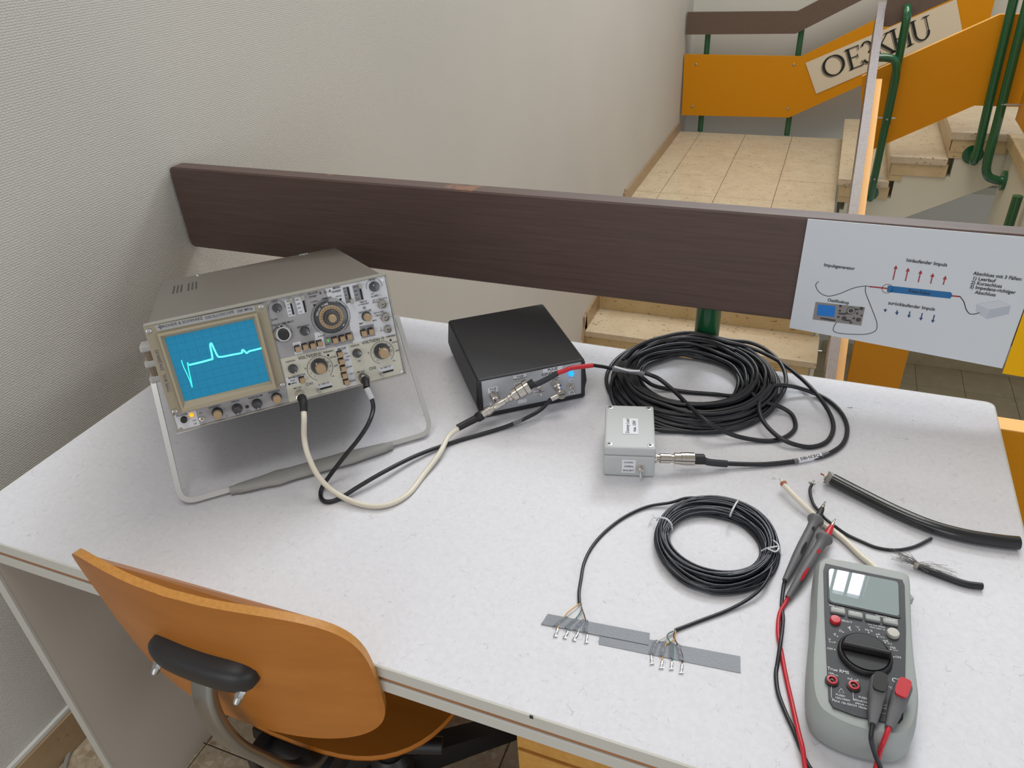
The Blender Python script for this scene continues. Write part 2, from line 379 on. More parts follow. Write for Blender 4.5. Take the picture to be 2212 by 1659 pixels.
# landing between the flights
lys = [5.17, 5.5, 5.97, 6.45, 6.98, 7.22]
lan = tiled_floor('floor_landing', [WX, -1.08, -.68, -.28, .13], lys, LZ, STONE, 0.002, 0.16)
struct('baseboard_landing', bx(WX, WX + .015, 5.17, 7.22, LZ, LZ + .09, .002), SKIRT)
# dark lower floor with its skirting
tiled_floor('floor_lower', [-.05 + .4 * i for i in range(8)], [5.2 + .42 * i for i in range(5)] + [7.28], DFZ, DARKST, 0.002)
struct('baseboard_back', bx(.3, 3.0, 7.27, 7.30, DFZ, DFZ + .12, .003), DARKST)
struct('wall_lower', bx(.15, 3.2, 7.30, 7.5, DFZ, DZ - 1.6), GREYP)

# ------------------------------------------------------------------ lower flight of stairs
fl = thing('staircase', 'beige stone stairs rising from behind the desk up to the landing', 'stairs', (-.56, 3.4, DFZ))
for i in range(12):
    zt = LZ - .17 * (i + 1); y1 = 5.17 - .32 * i
    ob('tread', bx(WX + .012, .158, y1 - .335, y1 + .0, zt - .04, zt, .003), STONE, fl)
    ob('riser', bx(WX + .012, .12, y1 - .001, y1 + .03, zt, zt + .13, .001), STONED, fl)
pl = []
for i in range(13):
    zt = LZ - .17 * i; y1 = 5.17 - .32 * i
    pl.append((0, y1, zt - .05)); pl.append((0, y1, zt - .21))
low = [(0, 1.33, DFZ), (0, 1.2, DFZ - .05), (0, 1.2, DFZ - .3), (0, 1.8, DFZ - .3)]
poly = [(.13, p[1], p[2]) for p in pl] + [(.13, 1.3, LZ - 2.3), (.13, 5.5, LZ - .25), (.13, 5.5, LZ - .05)]
ob('stringer', G().prism(poly, (.022, 0, 0)), PLASTER, fl)
g = G()                                             # stepped skirting climbing the left wall
for i in range(12):
    zt = LZ - .17 * (i + 1); y1 = 5.17 - .32 * i
    g.prism([(WX, y1 + .03, zt), (WX, y1 - .335, zt), (WX, y1 - .335, zt + .10), (WX, y1 - .06, zt + .12), (WX, y1 + .03, zt + .28)], (.014, 0, 0))
ob('skirting', g, SKIRT, fl)

# ------------------------------------------------------------------ upper flight rising to the right
f2 = thing('staircase', 'short beige stone flight rising to the right beyond the landing', 'stairs', (.6, 6.3, LZ))
YF = 5.56
tr = [(.12, .44, LZ + .17), (.41, .755, LZ + .34), (.73, 1.07, LZ + .51)]
for k, (a, b, z) in enumerate(tr):
    if k < 2: ob('tread', bx(a, b, YF, 7.22, z - .05, z, .008), STONE, f2)
    ob('riser', bx(a + .02, a + .10, YF + .016, 7.2, z - .17, z - .05), STONED, f2)
    ob('tread_nosing', bx(a + .02, b + .01 if k < 2 else 3.2, YF + .012, YF + .05, z - .13, z - .045, .004), SKIRT if False else STONED, f2)
ob('platform', bx(.73, 3.2, YF, 7.22, LZ + .46, LZ + .51, .006), STONE, f2)
YS = YF + .022
def qs(x, z): return (x, YS, z)
sp = [qs(.165, LZ - .31), qs(1.05, LZ + .18), qs(3.2, LZ + .18), qs(3.2, LZ + .385), qs(.79, LZ + .385), qs(.79, LZ + .215), qs(.47, LZ + .215), qs(.47, LZ + .045), qs(.19, LZ + .045), qs(.19, LZ - .06), qs(.165, LZ - .06)]
ob('stringer', G().prism(sp, (0, .12, 0)), PLASTER, f2)
ob('soffit', G().add([qs(.165, LZ - .311), qs(1.05, LZ + .179), (1.05, 7.2, LZ + .179), (.165, 7.2, LZ - .311)], [(0, 1, 2, 3)]), PLASTER, f2)
# gallery floor running back towards the corridor, on the right
f3 = thing('gallery', 'cream edged gallery slab at the right behind the railing board', 'floor', (1.6, 3.6, LZ))
ob('slab', bx(1.07, 3.2, 1.6, YF - .005, LZ - .12, LZ + .43), PLASTER, f3)
ob('stone_edge', bx(1.05, 1.25, 1.6, YF - .005, LZ + .43, LZ + .51, .006), STONED, f3)
ob('stone_floor', bx(1.25, 3.2, 1.6, YF - .005, LZ + .43, LZ + .505), STONE, f3)

# ================================================================== RAILINGS
def bolt(p, d, par, r=.008):
    ob('bolt', G().lathe([(r, 0), (r * .9, .004), (r * .4, .007)], p, d, 10), ALU, par, True)
# --- near railing in front of the desk's back edge
nr = thing('railing', 'dark stained board railing standing behind the white desk', 'railing', (-.1, 1.24, 0))
bz0, bz1 = DZ + .105, DZ + .283; BY = 1.205
poly = []
def rrect(x0, x1, z0, z1, r, y):
    P = []
    for cx_, cz_, a in ((x0 + r, z0 + r, PI), (x1 - r, z0 + r, 1.5 * PI), (x1 - r, z1 - r, 0), (x0 + r, z1 - r, .5 * PI)):
        for k in range(5): P.append((cx_ + r * cos(a + k * PI / 8), y, cz_ + r * sin(a + k * PI / 8)))
    return P
r0 = rrect(-1.276, 1.6, bz0, bz1, .012, BY); 
def inset(P, d, y): 
    out = []
    for p in P: out.append((p[0] + (d if p[0] < 0 else -d), y, p[2] + (d if p[2] < (bz0 + bz1) / 2 else -d)))
    return out
ob('board', G().loft([inset(r0, .003, BY), inset(r0, 0, BY + .003), inset(r0, 0, BY + .033), inset(r0, .003, BY + .036)]), BOARD, nr)
pn = bx(-1.25, 1.6, 1.2165, 1.252, DZ - .56, DZ - .052, .001)
pan = ob('panel', pn, ORANGE, nr)
ob('panel_edge', bx(-1.25, 1.6, 1.2165, 1.252, DZ - .052, DZ - .050), OEDGE, nr, label='pale cut top edge of the orange panel')
for xx in (-1.045, -.150, .80):
    ob('post', G().cyl((xx, 1.276, -.25), (xx, 1.276, DZ + .24), .0225, 20), GREEN, nr, True)
    for zz in (DZ - .13, DZ - .45, DZ + .2): bolt((xx, 1.2165 if zz < DZ else 1.205, zz), -Y, nr, .007) if zz < DZ else None
# right-hand second post seen against the gallery
# --- poster and yellow sheet
nP = -Y; PY = 1.2025
def pp(x, y): return at_y(x, y, PY)
TL, BL, BR = pp(1745, 473), pp(1705, 708), pp(2165, 796)
TRp = Vector((.312, PY, DZ + .281))
pos = thing('poster', 'white diagram sheet with pulse drawing taped on the dark railing board', 'poster', (.15, 1.203, DZ + .08))
ob('sheet', G().prism([TL, TRp, BR, BL], (0, .0012, 0)), mat('poster_paper', (196, 201, 206), .5), pos)
def ptext(g, t, x, y, s, al='c', wt=0.018): g.text(t, at_y(x, y, PY - .0006), pu, pv, s * .80, al, wt, .90)
pu = (at_y(2020, 575, PY) - at_y(1920, 565, PY)).normalized()
pu = Vector((1, 0, -.035)).normalized(); pv = Vector((.035, 0, 1)).normalized()
g = G()
ptext(g, 'Impulsgenerator', 1813, 576, .0095)
ptext(g, 'Oszilloskop', 1811, 651, .0095)
ptext(g, 'hinlaufender Impuls', 2002, 567, .0098)
ptext(g, 'zurücklaufender Impuls', 1969, 661, .0098)
ptext(g, 'Koax-Kabel', 1986, 631, .0088)
for i, (t, x, y) in enumerate((('Abschluss mit 3 Fällen:', 2103, 590), ('1) Leerlauf', 2101, 600.5), ('2) Kurzschluss', 2098, 610), ('3) Impedanz-richtiger', 2095, 619), ('    Abschluss', 2094, 629.5))):
    ptext(g, t, x, y, .0096, 'l')
g2 = g
def zp(x, y): return at_y(1680 + x / 3.318, 460 + y / 3.318, PY - .0004)   # measured on an enlargement of the sheet
def cur(pts, n=6): return catmull([zp(*p) for p in pts], n)
ob('lettering', g2, INK, pos)['kind'] = 'stuff'
g = G()
ob('drawn_wire', G().ribbon(cur([(293, 490), (272, 520), (300, 570), (360, 596), (440, 580), (540, 540), (625, 524), (665, 530)]), .0010, nP), INK, pos)
ob('drawn_wire', G().ribbon(cur([(630, 526), (630, 570), (660, 650), (695, 740), (712, 800), (700, 845), (640, 868), (540, 870), (440, 862), (400, 845), (405, 810), (430, 772)]), .0010, nP), INK, pos)
ob('drawn_wire', G().ribbon(cur([(1308, 600), (1335, 640), (1350, 690), (1375, 722), (1410, 725), (1460, 711)]), .0012, nP), INK, pos)
for q_ in ((660, 528, 790, 542), (1245, 594, 1308, 600)): ob('drawn_core', G().ribbon([zp(*q_[:2]), zp(*q_[2:])], .0022, nP), mat('print_red', (150, 40, 46), .6), pos)
for x0, y0, x1, y1 in ((826, 480, 850, 375), (915, 488, 937, 393), (1007, 497, 1028, 410), (1096, 507, 1114, 432), (1186, 515, 1204, 450)):
    a, b = zp(x0, y0), zp(x1, y1); d = (b - a).normalized(); s_ = nP.cross(d)
    ob('drawn_arrow', G().ribbon([a, b - d * .006], .0016, nP).flat([b, b - d * .006 + s_ * .0028, b - d * .006 - s_ * .0028]), mat('print_red', (150, 40, 46), .6), pos, label='red arrow')
g = G()
for x0, y0, x1, y1 in ((772, 688, 770, 712), (856, 698, 853, 733), (948, 706, 938, 753), (1037, 718, 1023, 772), (1124, 731, 1108, 789)):
    a, b = zp(x0, y0), zp(x1, y1); d = (b - a).normalized(); s_ = nP.cross(d)
    ob('drawn_arrow', G().ribbon([a, b - d * .005], .0016, nP).flat([b, b - d * .005 + s_ * .0026, b - d * .005 - s_ * .0026]), mat('print_navy', (36, 62, 110), .6), pos, label='blue arrow')
g = G(); g.prism([zp(790, 521), zp(1240, 569), zp(1250, 580), zp(1246, 600), zp(1236, 614), zp(782, 566)], (0, .0002, 0))
ob('drawn_cable', g, mat('print_blue', (18, 96, 150), .5), pos)
g = G().arc(zp(786, 543), pu, pv, .0075, 0, 2 * PI, .0008, nP); ob('drawn_ring', g, mat('print_red2', (130, 60, 60), .6), pos)
def quad4(a, b, c, d, off=.0002): return G().prism([a, b, c, d], (0, off, 0))
ob('printed_oscilloscope', quad4(zp(272, 638), zp(626, 677), zp(598, 808), zp(250, 763)), mat('print_grey', (128, 124, 122), .6), pos)
e = -Y * .0002
ob('printed_screen', quad4(zp(290, 655) + e, zp(415, 668) + e, zp(405, 746) + e, zp(280, 732) + e), mat('print_screen_blue', (20, 110, 190), .6), pos)
g = G()
for x, y, r in ((525, 700, 26), (450, 668, 9), (475, 755, 15), (578, 765, 15), (600, 685, 12), (445, 700, 8), (545, 755, 8), (435, 745, 8), (600, 735, 7), (570, 720, 8), (485, 722, 7), (525, 785, 8)):
    g.disc(zp(x, y) + e, pu, pv, r / 3.318 / 1180, 14)
for x, y in ((510, 720), (460, 722), (500, 770), (555, 690), (330, 757), (360, 762), (390, 768)): g.box(zp(x, y) + e * 1.2, (.010, .0001, .003))
ob('printed_knobs', g, mat('print_dark', (62, 58, 60), .6), pos)
ob('printed_knob_centre', G().arc(zp(525, 700) + e * 2, pu, pv, .0046, 0, 2 * PI, .0012, nP), mat('print_light', (170, 168, 166), .6), pos)
BXF = mat('print_pale_grey', (176, 182, 190), .6); BXL = mat('print_paler_grey', (190, 195, 202), .6)
ob('printed_box', quad4(zp(1428, 655), zp(1585, 626), zp(1670, 665), zp(1518, 692)), BXL, pos)
ob('printed_box', quad4(zp(1428, 655), zp(1518, 692), zp(1500, 760), zp(1422, 708)), BXF, pos)
ob('printed_box', quad4(zp(1518, 692), zp(1670, 665), zp(1655, 725), zp(1500, 760)), mat('print_mid_grey', (168, 174, 184), .6), pos)
ye = ob('yellow_sheet', G().prism([(.3128, BY - .0012, DZ + .059), (.62, BY - .0012, DZ + .045), (.62, BY - .0012, DZ + .28), (.3128, BY - .0012, DZ + .28)], (0, .001, 0)), mat('yellow_card', (222, 166, 0), .6, spec=.2))
tag(ye, 'bright yellow sheet hanging right of the white diagram sheet', 'poster')

# --- far railing along the landing's rear edge and up the second flight
fr = thing('railing', 'orange panel railing with the call sign banner at the far edge of the landing', 'railing', (-.3, 7.25, LZ))
FY = 7.2; SL = .53
def yz(y, pts): return [(x, y, DZ + z) for x, z in pts]
ob('board', G().prism(yz(FY, [(-1.27, -.345), (-.37, -.335), (1.3, -.335 + 1.67 * SL), (1.3, -.16 + 1.67 * SL), (-.38, -.168), (-1.27, -.17)]), (0, .035, 0)), mat('far_board_brown', (94, 76, 64), .5, noise=(30, .06)), fr)
ob('panel', G().prism(yz(FY, [(-1.26, -1.02), (-.33, -1.005), (1.01, -1.005 + 1.34 * SL), (1.01, -.5 + 1.31 * SL), (-.30, -.51), (-1.27, -.505)]), (0, .03, 0)), ORANGE, fr)
for xx in (-1.09, -.33, .75):
    zb = DZ - 1.17 + max(0, (xx - .1)) * SL
    ob('post', G().cyl((xx, FY + .06, zb), (xx, FY + .06, DZ - .25 + max(0, xx + .38) * SL), .024, 16), GREEN, fr, True)
for q in ((1504, 139), (1496, 230), (1715, 140), (1702, 235)): bolt(at_y(*q, FY), -Y, fr, .012)
# banner
bn = thing('banner', 'cream banner with black serif call sign letters on the far orange panel', 'sign', at_y(1910, 100, FY - .01))
BYP = FY - .006
q4 = [at_y(1740, 136, BYP), at_y(2066, -2, BYP), at_y(2079, 67, BYP), at_y(1763, 203, BYP)]
ob('sheet', G().prism(q4, (0, .003, 0)), mat('banner_cream', (206, 194, 172), .6), bn)
# letters drawn as strokes: local x along the banner, y up, cap height 1
bu = (at_y(2010, 95, BYP) - at_y(1790, 178, BYP)); bu.normalize(); bv = Vector((-bu.z, 0, bu.x))
def serif_letter(g, ch, o, h, wd):
    def s(p, q, w): g.ribbon([o + bu * p[0] * wd + bv * p[1] * h, o + bu * q[0] * wd + bv * q[1] * h], w * h, -Y)
    def c(cx_, cy_, rx, ry, a0, a1, w0, w1, n=26):
        P = []; Q = []
        for i in range(n + 1):
            a = a0 + (a1 - a0) * i / n; w_ = w0 + (w1 - w0) * abs(cos(a))
            for rr, L in ((1, P), (-1, Q)):
                L.append(o + bu * ((cx_ + rx * cos(a)) * wd + rr * w_ / 2 * h * cos(a)) + bv * ((cy_ + ry * sin(a)) * h + rr * w_ / 2 * h * sin(a)))
        n1 = len(P); g.add(P + Q, [(i, i + 1, n1 + i + 1, n1 + i) for i in range(n1 - 1)])
    sf = .035
    if ch == 'O': c(.5, .5, .46, .47, 0, 2 * PI, .04, .13)
    if ch == 'E':
        s((.22, 0), (.22, 1), .12)
        for y_ in (.02, .98): s((.05, y_), (.9, y_), sf)
        s((.22, .53), (.7, .53), sf); s((.9, 0), (.86, .24), sf); s((.86, 1), (.84, .78), sf); s((.7, .62), (.7, .42), sf)
    if ch == '3': c(.42, .73, .3, .25, -1.2, 2.7, .05, .1); c(.42, .25, .38, .27, -2.9, 1.3, .05, .12)
    if ch == 'K':
        s((.2, 0), (.2, 1), .12); s((.24, .42), (.8, 1), .04); s((.38, .55), (.88, 0), .12)
        for a_, b_, y_ in ((.05, .36, .02), (.05, .36, .98), (.62, .98, .98), (.7, 1.05, .02)): s((a_, y_), (b_, y_), sf)
    if ch == 'H':
        s((.2, 0), (.2, 1), .12); s((.8, 0), (.8, 1), .12); s((.2, .52), (.8, .52), sf)
        for x_ in (.2, .8):
            for y_ in (.02, .98): s((x_ - .16, y_), (x_ + .16, y_), sf)
    if ch == 'U':
        s((.2, .35), (.2, 1), .12); s((.82, .35), (.82, 1), .045); c(.51, .35, .31, .34, PI, 2 * PI, .05, .1)
        for x_ in (.2, .82): s((x_ - .16, .98), (x_ + .16, .98), sf)
g = G(); gs = G()
lets = [('O', 1784, 171), ('E', 1834, 152), ('3', 1867, 138), ('K', 1893, 127), ('H', 1930, 112), ('U', 1972, 95)]
for ch, x, y in lets:
    wd = {'O': .165, 'E': .125, '3': .11, 'K': .15, 'H': .155, 'U': .15}[ch]
    o = at_y(x, y, BYP - .003); g = G(); gs = G(); serif_letter(g, ch, o, .165, wd); serif_letter(gs, ch, o + bu * -.012 + bv * -.008 + Y * .0015, .165, wd)
    lt = ob('letter', g, mat('letter_black', (22, 26, 24), .6), bn); ob('letter_shadow', gs, mat('letter_grey', (128, 122, 108), .6), lt)

# --- inner railing of the second flight (its near side)
ir = thing('railing', 'orange sloping panel railing on the near side of the second flight', 'railing', (.6, 5.5, LZ + .17))
IY = 5.5
ob('panel', G().prism([at_y(1862, 166, IY), at_y(2160, 32, IY), (3.0, IY, DZ + .02), (3.0, IY, DZ - .49), at_y(2105, 228, IY), at_y(1858, 335, IY)], (0, .03, 0)), ORANGE, ir)
a, b, c = at_y(1862, 166, IY), at_y(2160, 32, IY), Vector((3.0, IY, DZ + .02))
ob('panel_edge', G().prism([a, b, c, c + Z * .003, b + Z * .003, a + Z * .003], (0, .03, 0)), OEDGE, ir, label='pale cut top edge')
a = at_y(1920, 60, IY); 
ob('board', G().prism([(.21, IY, DZ - .045), (.25, IY, DZ - .045), (.56, IY, DZ + .105), (1.6, IY, DZ + .65), (1.6, IY, DZ + .86), (.56, IY, DZ + .32), (.21, IY, DZ + .145)], (0, .035, 0)), MATS['far_board_brown'], ir)
def pipe(pts, r, par, nm='post'): return ob(nm, G().tube(catmull(pts, 7), r, 16), GREEN, par, True, sharp=1.0)
PYY = 5.43
pipe([(.335, PYY + .12, DZ - 1.08), (.335, PYY + .03, DZ - 1.09), (.335, PYY, DZ - 1.02), (.335, PYY, DZ - .6), (.332, PYY, DZ - .2), (.33, PYY, DZ + .0), (.327, PYY + .015, DZ + .045), (.325, PYY + .06, DZ + .06)], .024, ir)
pipe([(.20, PYY - .02, DZ - .205), (.27, PYY - .02, DZ - .205), (.315, PYY - .02, DZ - .225), (.335, PYY - .02, DZ - .30), (.338, PYY - .01, DZ - .45), (.338, PYY, DZ - .6)], .024, ir)
for zz in (-.56, -.94):
    ob('bolt', G().cyl((.335, PYY - .04, DZ + zz), (.335, PYY + .08, DZ + zz), .006, 8), ALU, ir)
    ob('bolt', G().cyl((.235, PYY, DZ + zz), (.385, PYY, DZ + zz), .005, 8), ALU, ir)
ob('wall_plate', G().cyl((.335, YS - .002, DZ - 1.09), (.335, YS - .012, DZ - 1.09), .055, 24), GREEN, ir, True)
# double pipe at the corner
pipe([(.885, YS - .01, DZ - .80), (.885, 5.48, DZ - .815), (.885, 5.45, DZ - .79), (.885, 5.45, DZ - .70), (.87, 5.45, DZ - .3), (.85, 5.45, DZ + .35)], .026, ir)
ob('wall_plate', G().cyl((.885, YS - .002, DZ - .80), (.885, YS - .012, DZ - .80), .06, 24), GREEN, ir, True)
pipe([(1.07, 5.40, DZ - .90), (1.02, 5.40, DZ - .90), (.965, 5.40, DZ - .87), (.945, 5.40, DZ - .78), (.94, 5.41, DZ - .5), (.915, 5.41, DZ + .35)], .026, ir)
ob('wall_plate', G().cyl((1.048, 5.40, DZ - .90), (1.068, 5.40, DZ - .90), .06, 24), GREEN, ir, True)
ob('bolt', G().cyl((.93, 5.39, DZ - .45), (1.05, 5.39, DZ - .45), .006, 8), ALU, ir)
# gallery railing (runs towards the camera at the right)
gr = thing('railing', 'orange gallery panel at the right edge beyond the double green pipes', 'railing', (1.06, 4.5, LZ + .51))
ob('panel', bx(1.03, 1.06, 2.6, 5.42, DZ - .54, DZ + .02, .002), ORANGE, gr)
ob('post', G().cyl((1.02, 4.735, DZ - 1.15), (1.02, 4.735, DZ - .78), .026, 16), GREEN, gr, True)
ob('post', G().cyl((1.09, 3.0, DZ - .66), (1.09, 3.0, DZ + .1), .026, 16), GREEN, gr, True)

# --- railing of the lower flight, seen edge-on
lr = thing('railing', 'edge-on brown board railing beside the lower flight of stairs', 'railing', (.2, 4.3, LZ - 1))
def zt(yv): return DZ + .08 + .517 * (yv - 5.59)
y0, y1 = 2.6, 5.59
ob('board', G().prism([(.165, y1, zt(y1)), (.165, y0, zt(y0)), (.165, y0, zt(y0) - .2), (.165, y1, zt(y1) - .2)], (.045, 0, 0)), BOARDY, lr)
zo = -.33
def zq(yv): return DZ - .335 + .517 * (yv - 5.28) + .02
y1 = 5.30; 
ob('panel', G().prism([(.222, y1, zq(y1)), (.222, y0, zq(y0)), (.222, y0, zq(y0) - .55), (.222, y1, zq(y1) - .55)], (.036, 0, 0)), OEDGE, lr)
for yy in (3.52,):
    zz = zt(yy)
    ob('post', G().cyl((.305, yy, zz - 1.3), (.305, yy, zz - .10), .028, 16), GREEN, lr, True)
    ob('collar', G().cyl((.305, yy, zz - .125), (.305, yy, zz - .10), .036, 16), GREEN, lr, True)
# return panel at the foot of the lower flight
lp = thing('railing', 'orange panel seen under the white diagram sheet beside the green post', 'railing', (.38, 3.32, DFZ))
ob('panel', bx(.265, .487, 3.30, 3.335, DZ - 1.75, DZ - .90, .002), ORANGE, lp)
ob('post', G().cyl((.44, 3.37, DFZ), (.44, 3.37, DZ - .95), .024, 16), GREEN, lp, True)

# ================================================================== DESK
DX0, DX1, DY0, DY1 = -1.087, .318, .4425, 1.2125
dkt = thing('desk', 'white laminate desk with fine fibre pattern carrying the test equipment', 'desk', ((DX0 + DX1) / 2, (DY0 + DY1) / 2, 0))
def rr2(x0, x1, y0, y1, r, z, n=5):
    P = []
    for cx_, cy_, a in ((x0 + r, y0 + r, PI), (x1 - r, y0 + r, 1.5 * PI), (x1 - r, y1 - r, 0), (x0 + r, y1 - r, .5 * PI)):
        for k in range(n + 1): P.append((cx_ + r * cos(a + k * PI / 2 / n), cy_ + r * sin(a + k * PI / 2 / n), z))
    return P
EDGE = mat('desk_edge_band', (192, 190, 182), 0.45)
ob('desktop', G().loft([rr2(DX0 + .001, DX1 - .001, DY0 + .001, DY1 - .001, .012, DZ - .0185), rr2(DX0 + .001, DX1 - .001, DY0 + .001, DY1 - .001, .012, DZ - .001), rr2(DX0 + .0016, DX1 - .0016, DY0 + .0016, DY1 - .0016, .012, DZ)]), LAM, dkt)
eo = rr2(DX0, DX1, DY0, DY1, .013, 0); ei = rr2(DX0 + .0022, DX1 - .0022, DY0 + .0022, DY1 - .0022, .0115, 0)
g = G(); n = len(eo); V = []
for P, z in ((eo, DZ - .018), (eo, DZ - .0006), (ei, DZ + .0002), (ei, DZ - .018)): V += [(p[0], p[1], z) for p in P]
F_ = []
for i in range(4):
    for k in range(n): F_.append((i * n + k, i * n + (k + 1) % n, ((i + 1) % 4) * n + (k + 1) % n, ((i + 1) % 4) * n + k))
g.add(V, F_); ob('edge_band', g, EDGE, dkt)
ob('groove_strip', bx(DX0 + .01, DX1 - .01, DY0 + .0035, DY0 + .03, DZ - .0285, DZ - .0185), GROOVE, dkt)
ob('apron', bx(DX0 + .002, DX1 - .002, DY0 + .001, DY0 + .030, DZ - .047, DZ - .0275, .0015), EDGE, dkt)
ob('under_panel', bx(DX0 + .01, DX1 - .01, DY0 + .03, DY1 - .02, DZ - .045, DZ - .0285), mat('under_grey', (128, 124, 118), .6), dkt)
SIDE = mat('grey_laminate', (188, 180, 169), .55, noise=(4, .03))
for xa in (-1.035, .27):
    sp_ = ob('side_panel', bx(xa, xa + .019, DY0 - .0065 + .003, DY1 - .06, 0.0, DZ - .047), SIDE, dkt)
    ob('edge_strip', bx(xa, xa + .0195, DY0 - .0065, DY0 - .0035 + .001, 0.0, DZ - .047), EDGE, sp_)
cab = thing('drawer_cabinet', 'light pine drawer unit standing under the desk right of the chair', 'cabinet', (-.12, .75, 0))
ob('body', bx(-.305, .05, .64, 1.15, 0.03, .50, .003), PINE, cab)
for k in range(3):
    d = ob('drawer', bx(-.298, .043, .626, .64, .05 + .15 * k, .19 + .15 * k, .002), PINE, cab)
    ob('knob', G().lathe([(.006, 0), (.006, .012), (.012, .018), (.01, .024)], (-.127, .626, .12 + .15 * k), -Y, 14), BLKM, d, True)
# marks on the desk
mk = ob('pencil_mark', G().ribbon([dk(1830, 880, .0003), dk(1836, 881, .0003), dk(1842, 880, .0003)], .0012, Z), INK, dkt)
ob('edge_nick', bx(-.1935, -.1895, DY0 - .0004, DY0 + .0008, DZ - .004, DZ + .0004), INK, dkt)

# ================================================================== OSCILLOSCOPE
SW, SH, SD = .3345, .1566, .4531
yaw, tl = .779, .253
su = Vector((cos(yaw), sin(yaw), 0)); hb = Vector((-sin(yaw), cos(yaw), 0))
sb = hb * cos(tl) - Z * sin(tl); sp_up = Z * cos(tl) + hb * sin(tl)
O_rear = Vector((-.9687, 1.0454, DZ + .0015)); FB = O_rear - sb * SD
FC = FB                                              # bottom centre of the front face
Ms = frame(FC, su, sb, sp_up)                        # local: x right, y back, z up
osc = thing('oscilloscope', 'grey bench oscilloscope with glowing blue screen propped on its tilted handle', 'oscilloscope', (FB + O_rear) / 2)
osc.location.z = DZ
OM = Ms.inverted()
def S(px, py, d=0.0):                                # point on the front face (d behind it), local coordinates
    return OM @ at_p(px, py, FC + sb * d, sb)
def z2(x, y): return (x / 5.53 + 580, y / 5.53 + 580)
def z3(x, y): return (x / 5.185 + 300, y / 5.185 + 640)
def s2(x, y, d=0.0): return S(*z2(x, y), d)
def s3(x, y, d=0.0): return S(*z3(x, y), d)
def so(name, g, m, parent=None, smooth=False, label=None): return ob(name, g, m, parent or osc, smooth, label)
fx = Vector((1, 0, 0)); fz = Vector((0, 0, 1)); fn = Vector((0, -1, 0))
hw = SW / 2
# case with feet, front frame
case = so('case', G(Ms).box((0, SD / 2 + .003, SH / 2), (SW - .004, SD - .006, SH - .004), .004), CASE, None)
g = G(Ms)
for (x0, x1, z0, z1) in ((-hw, hw, SH - .0028, SH), (-hw, hw, 0, .0028), (-hw, -hw + .0028, .0028, SH - .0028), (hw - .0028, hw, .0028, SH - .0028)):
    g.box(((x0 + x1) / 2, .0062, (z0 + z1) / 2), (x1 - x0, .016, z1 - z0), .0010)
so('front_frame', g, FRAME)
so('front_plate', G(Ms).box((0, .004, SH / 2), (SW - .006, .008, SH - .006)), PGREY)
# ventilation slots on the cover, left side
def top(px, py): return OM @ at_p(px, py, FC + sp_up * (SH - .002), sp_up)
g = G(Ms)
for rowk in range(2):
    for c in range(24):
        p = Vector((-hw + .030 + rowk * .024 + (c % 3) * .0062, .345 - (c // 3) * .0115, SH - .0018)); g.box(p, (.0026, .0078, .0008))
so('vent_slots', g, mat('vent_shadow', (62, 60, 56), .7))
for x, y in ((-.10, SD * .96), (-.03, .010), (.10, SD * .96)): so('screw', G(Ms).lathe([(.0028, 0), (.002, .0015)], (x, y, SH - .002), fz, 10), ALU, None, True)
a = top(655, 549); so('sticker', G(Ms).box((a.x, a.y - .004, SH - .0016), (.017, .011, .0006)), mat('pale_sticker', (170, 180, 186), .5))
for x in (-.12, .12): so('foot', G(Ms).box((x, SD - .03, .001), (.025, .02, .006), .002), BLKM)
# coloured print fields
def field(name, pts, m, f=s2, d=-.0004):
    return so(name, G(Ms).prism([f(x, y, d) for x, y in pts], (0, .0004, 0)), m)
field('printed_field', [(-20, 385), (672, 243), (720, 380), (850, 560), (1010, 770), (655, 820), (640, 750), (545, 770), (550, 830), (285, 890), (310, 1030), (140, 1075)], mat('panel_mid_grey', (148, 147, 148), .5))
field('printed_field', [(672, 243), (1385, 92), (1520, 785), (1010, 893), (985, 750), (930, 450), (700, 380)], PWHITE)
field('printed_field', [(140, 1080), (790, 938), (915, 1440), (600, 1510), (250, 1610), (200, 1330)], PCREAM)
field('printed_field', [(945, 902), (1520, 788), (1615, 1275), (1060, 1405)], PCREAM)
field('printed_field', [(790, 938), (945, 902), (1060, 1405), (912, 1440)], PWHITE, d=-.0006)
field('printed_field', [(285, 888), (382, 868), (410, 1012), (315, 1035)], PWHITE, d=-.0006)
field('printed_field', [(545, 768), (640, 750), (690, 940), (580, 962)], PWHITE, d=-.0006)
field('printed_field', [(655, 815), (1000, 748), (1025, 858), (680, 942)], PDARK, d=-.0006)
field('printed_field', [(1085, 690), (1255, 662), (1277, 800), (1115, 836)], PDARK, d=-.0006)
field('printed_field', [(205, 1312), (430, 1262), (455, 1352), (225, 1402)], PWHITE, d=-.0006)
for pts in ([(190, 380), (285, 362), (322, 562), (240, 578)], [(308, 352), (400, 332), (468, 522), (360, 548)]): field('printed_field', pts, PWHITE, d=-.0006)
for pts in ([(883, 228), (958, 212), (990, 400), (928, 420)], [(998, 205), (1075, 190), (1140, 372), (1042, 398)]): field('printed_field', pts, PDARK, d=-.0006)
for pts in ([(575, 1392), (752, 1352), (762, 1415), (600, 1450)], [(1312, 1195), (1485, 1155), (1492, 1222), (1330, 1255)]): field('printed_field', pts, PWHITE, d=-.0006)
field('printed_field', [(375, 1338), (635, 1278), (692, 1468), (430, 1545)], PWHITE, s3)
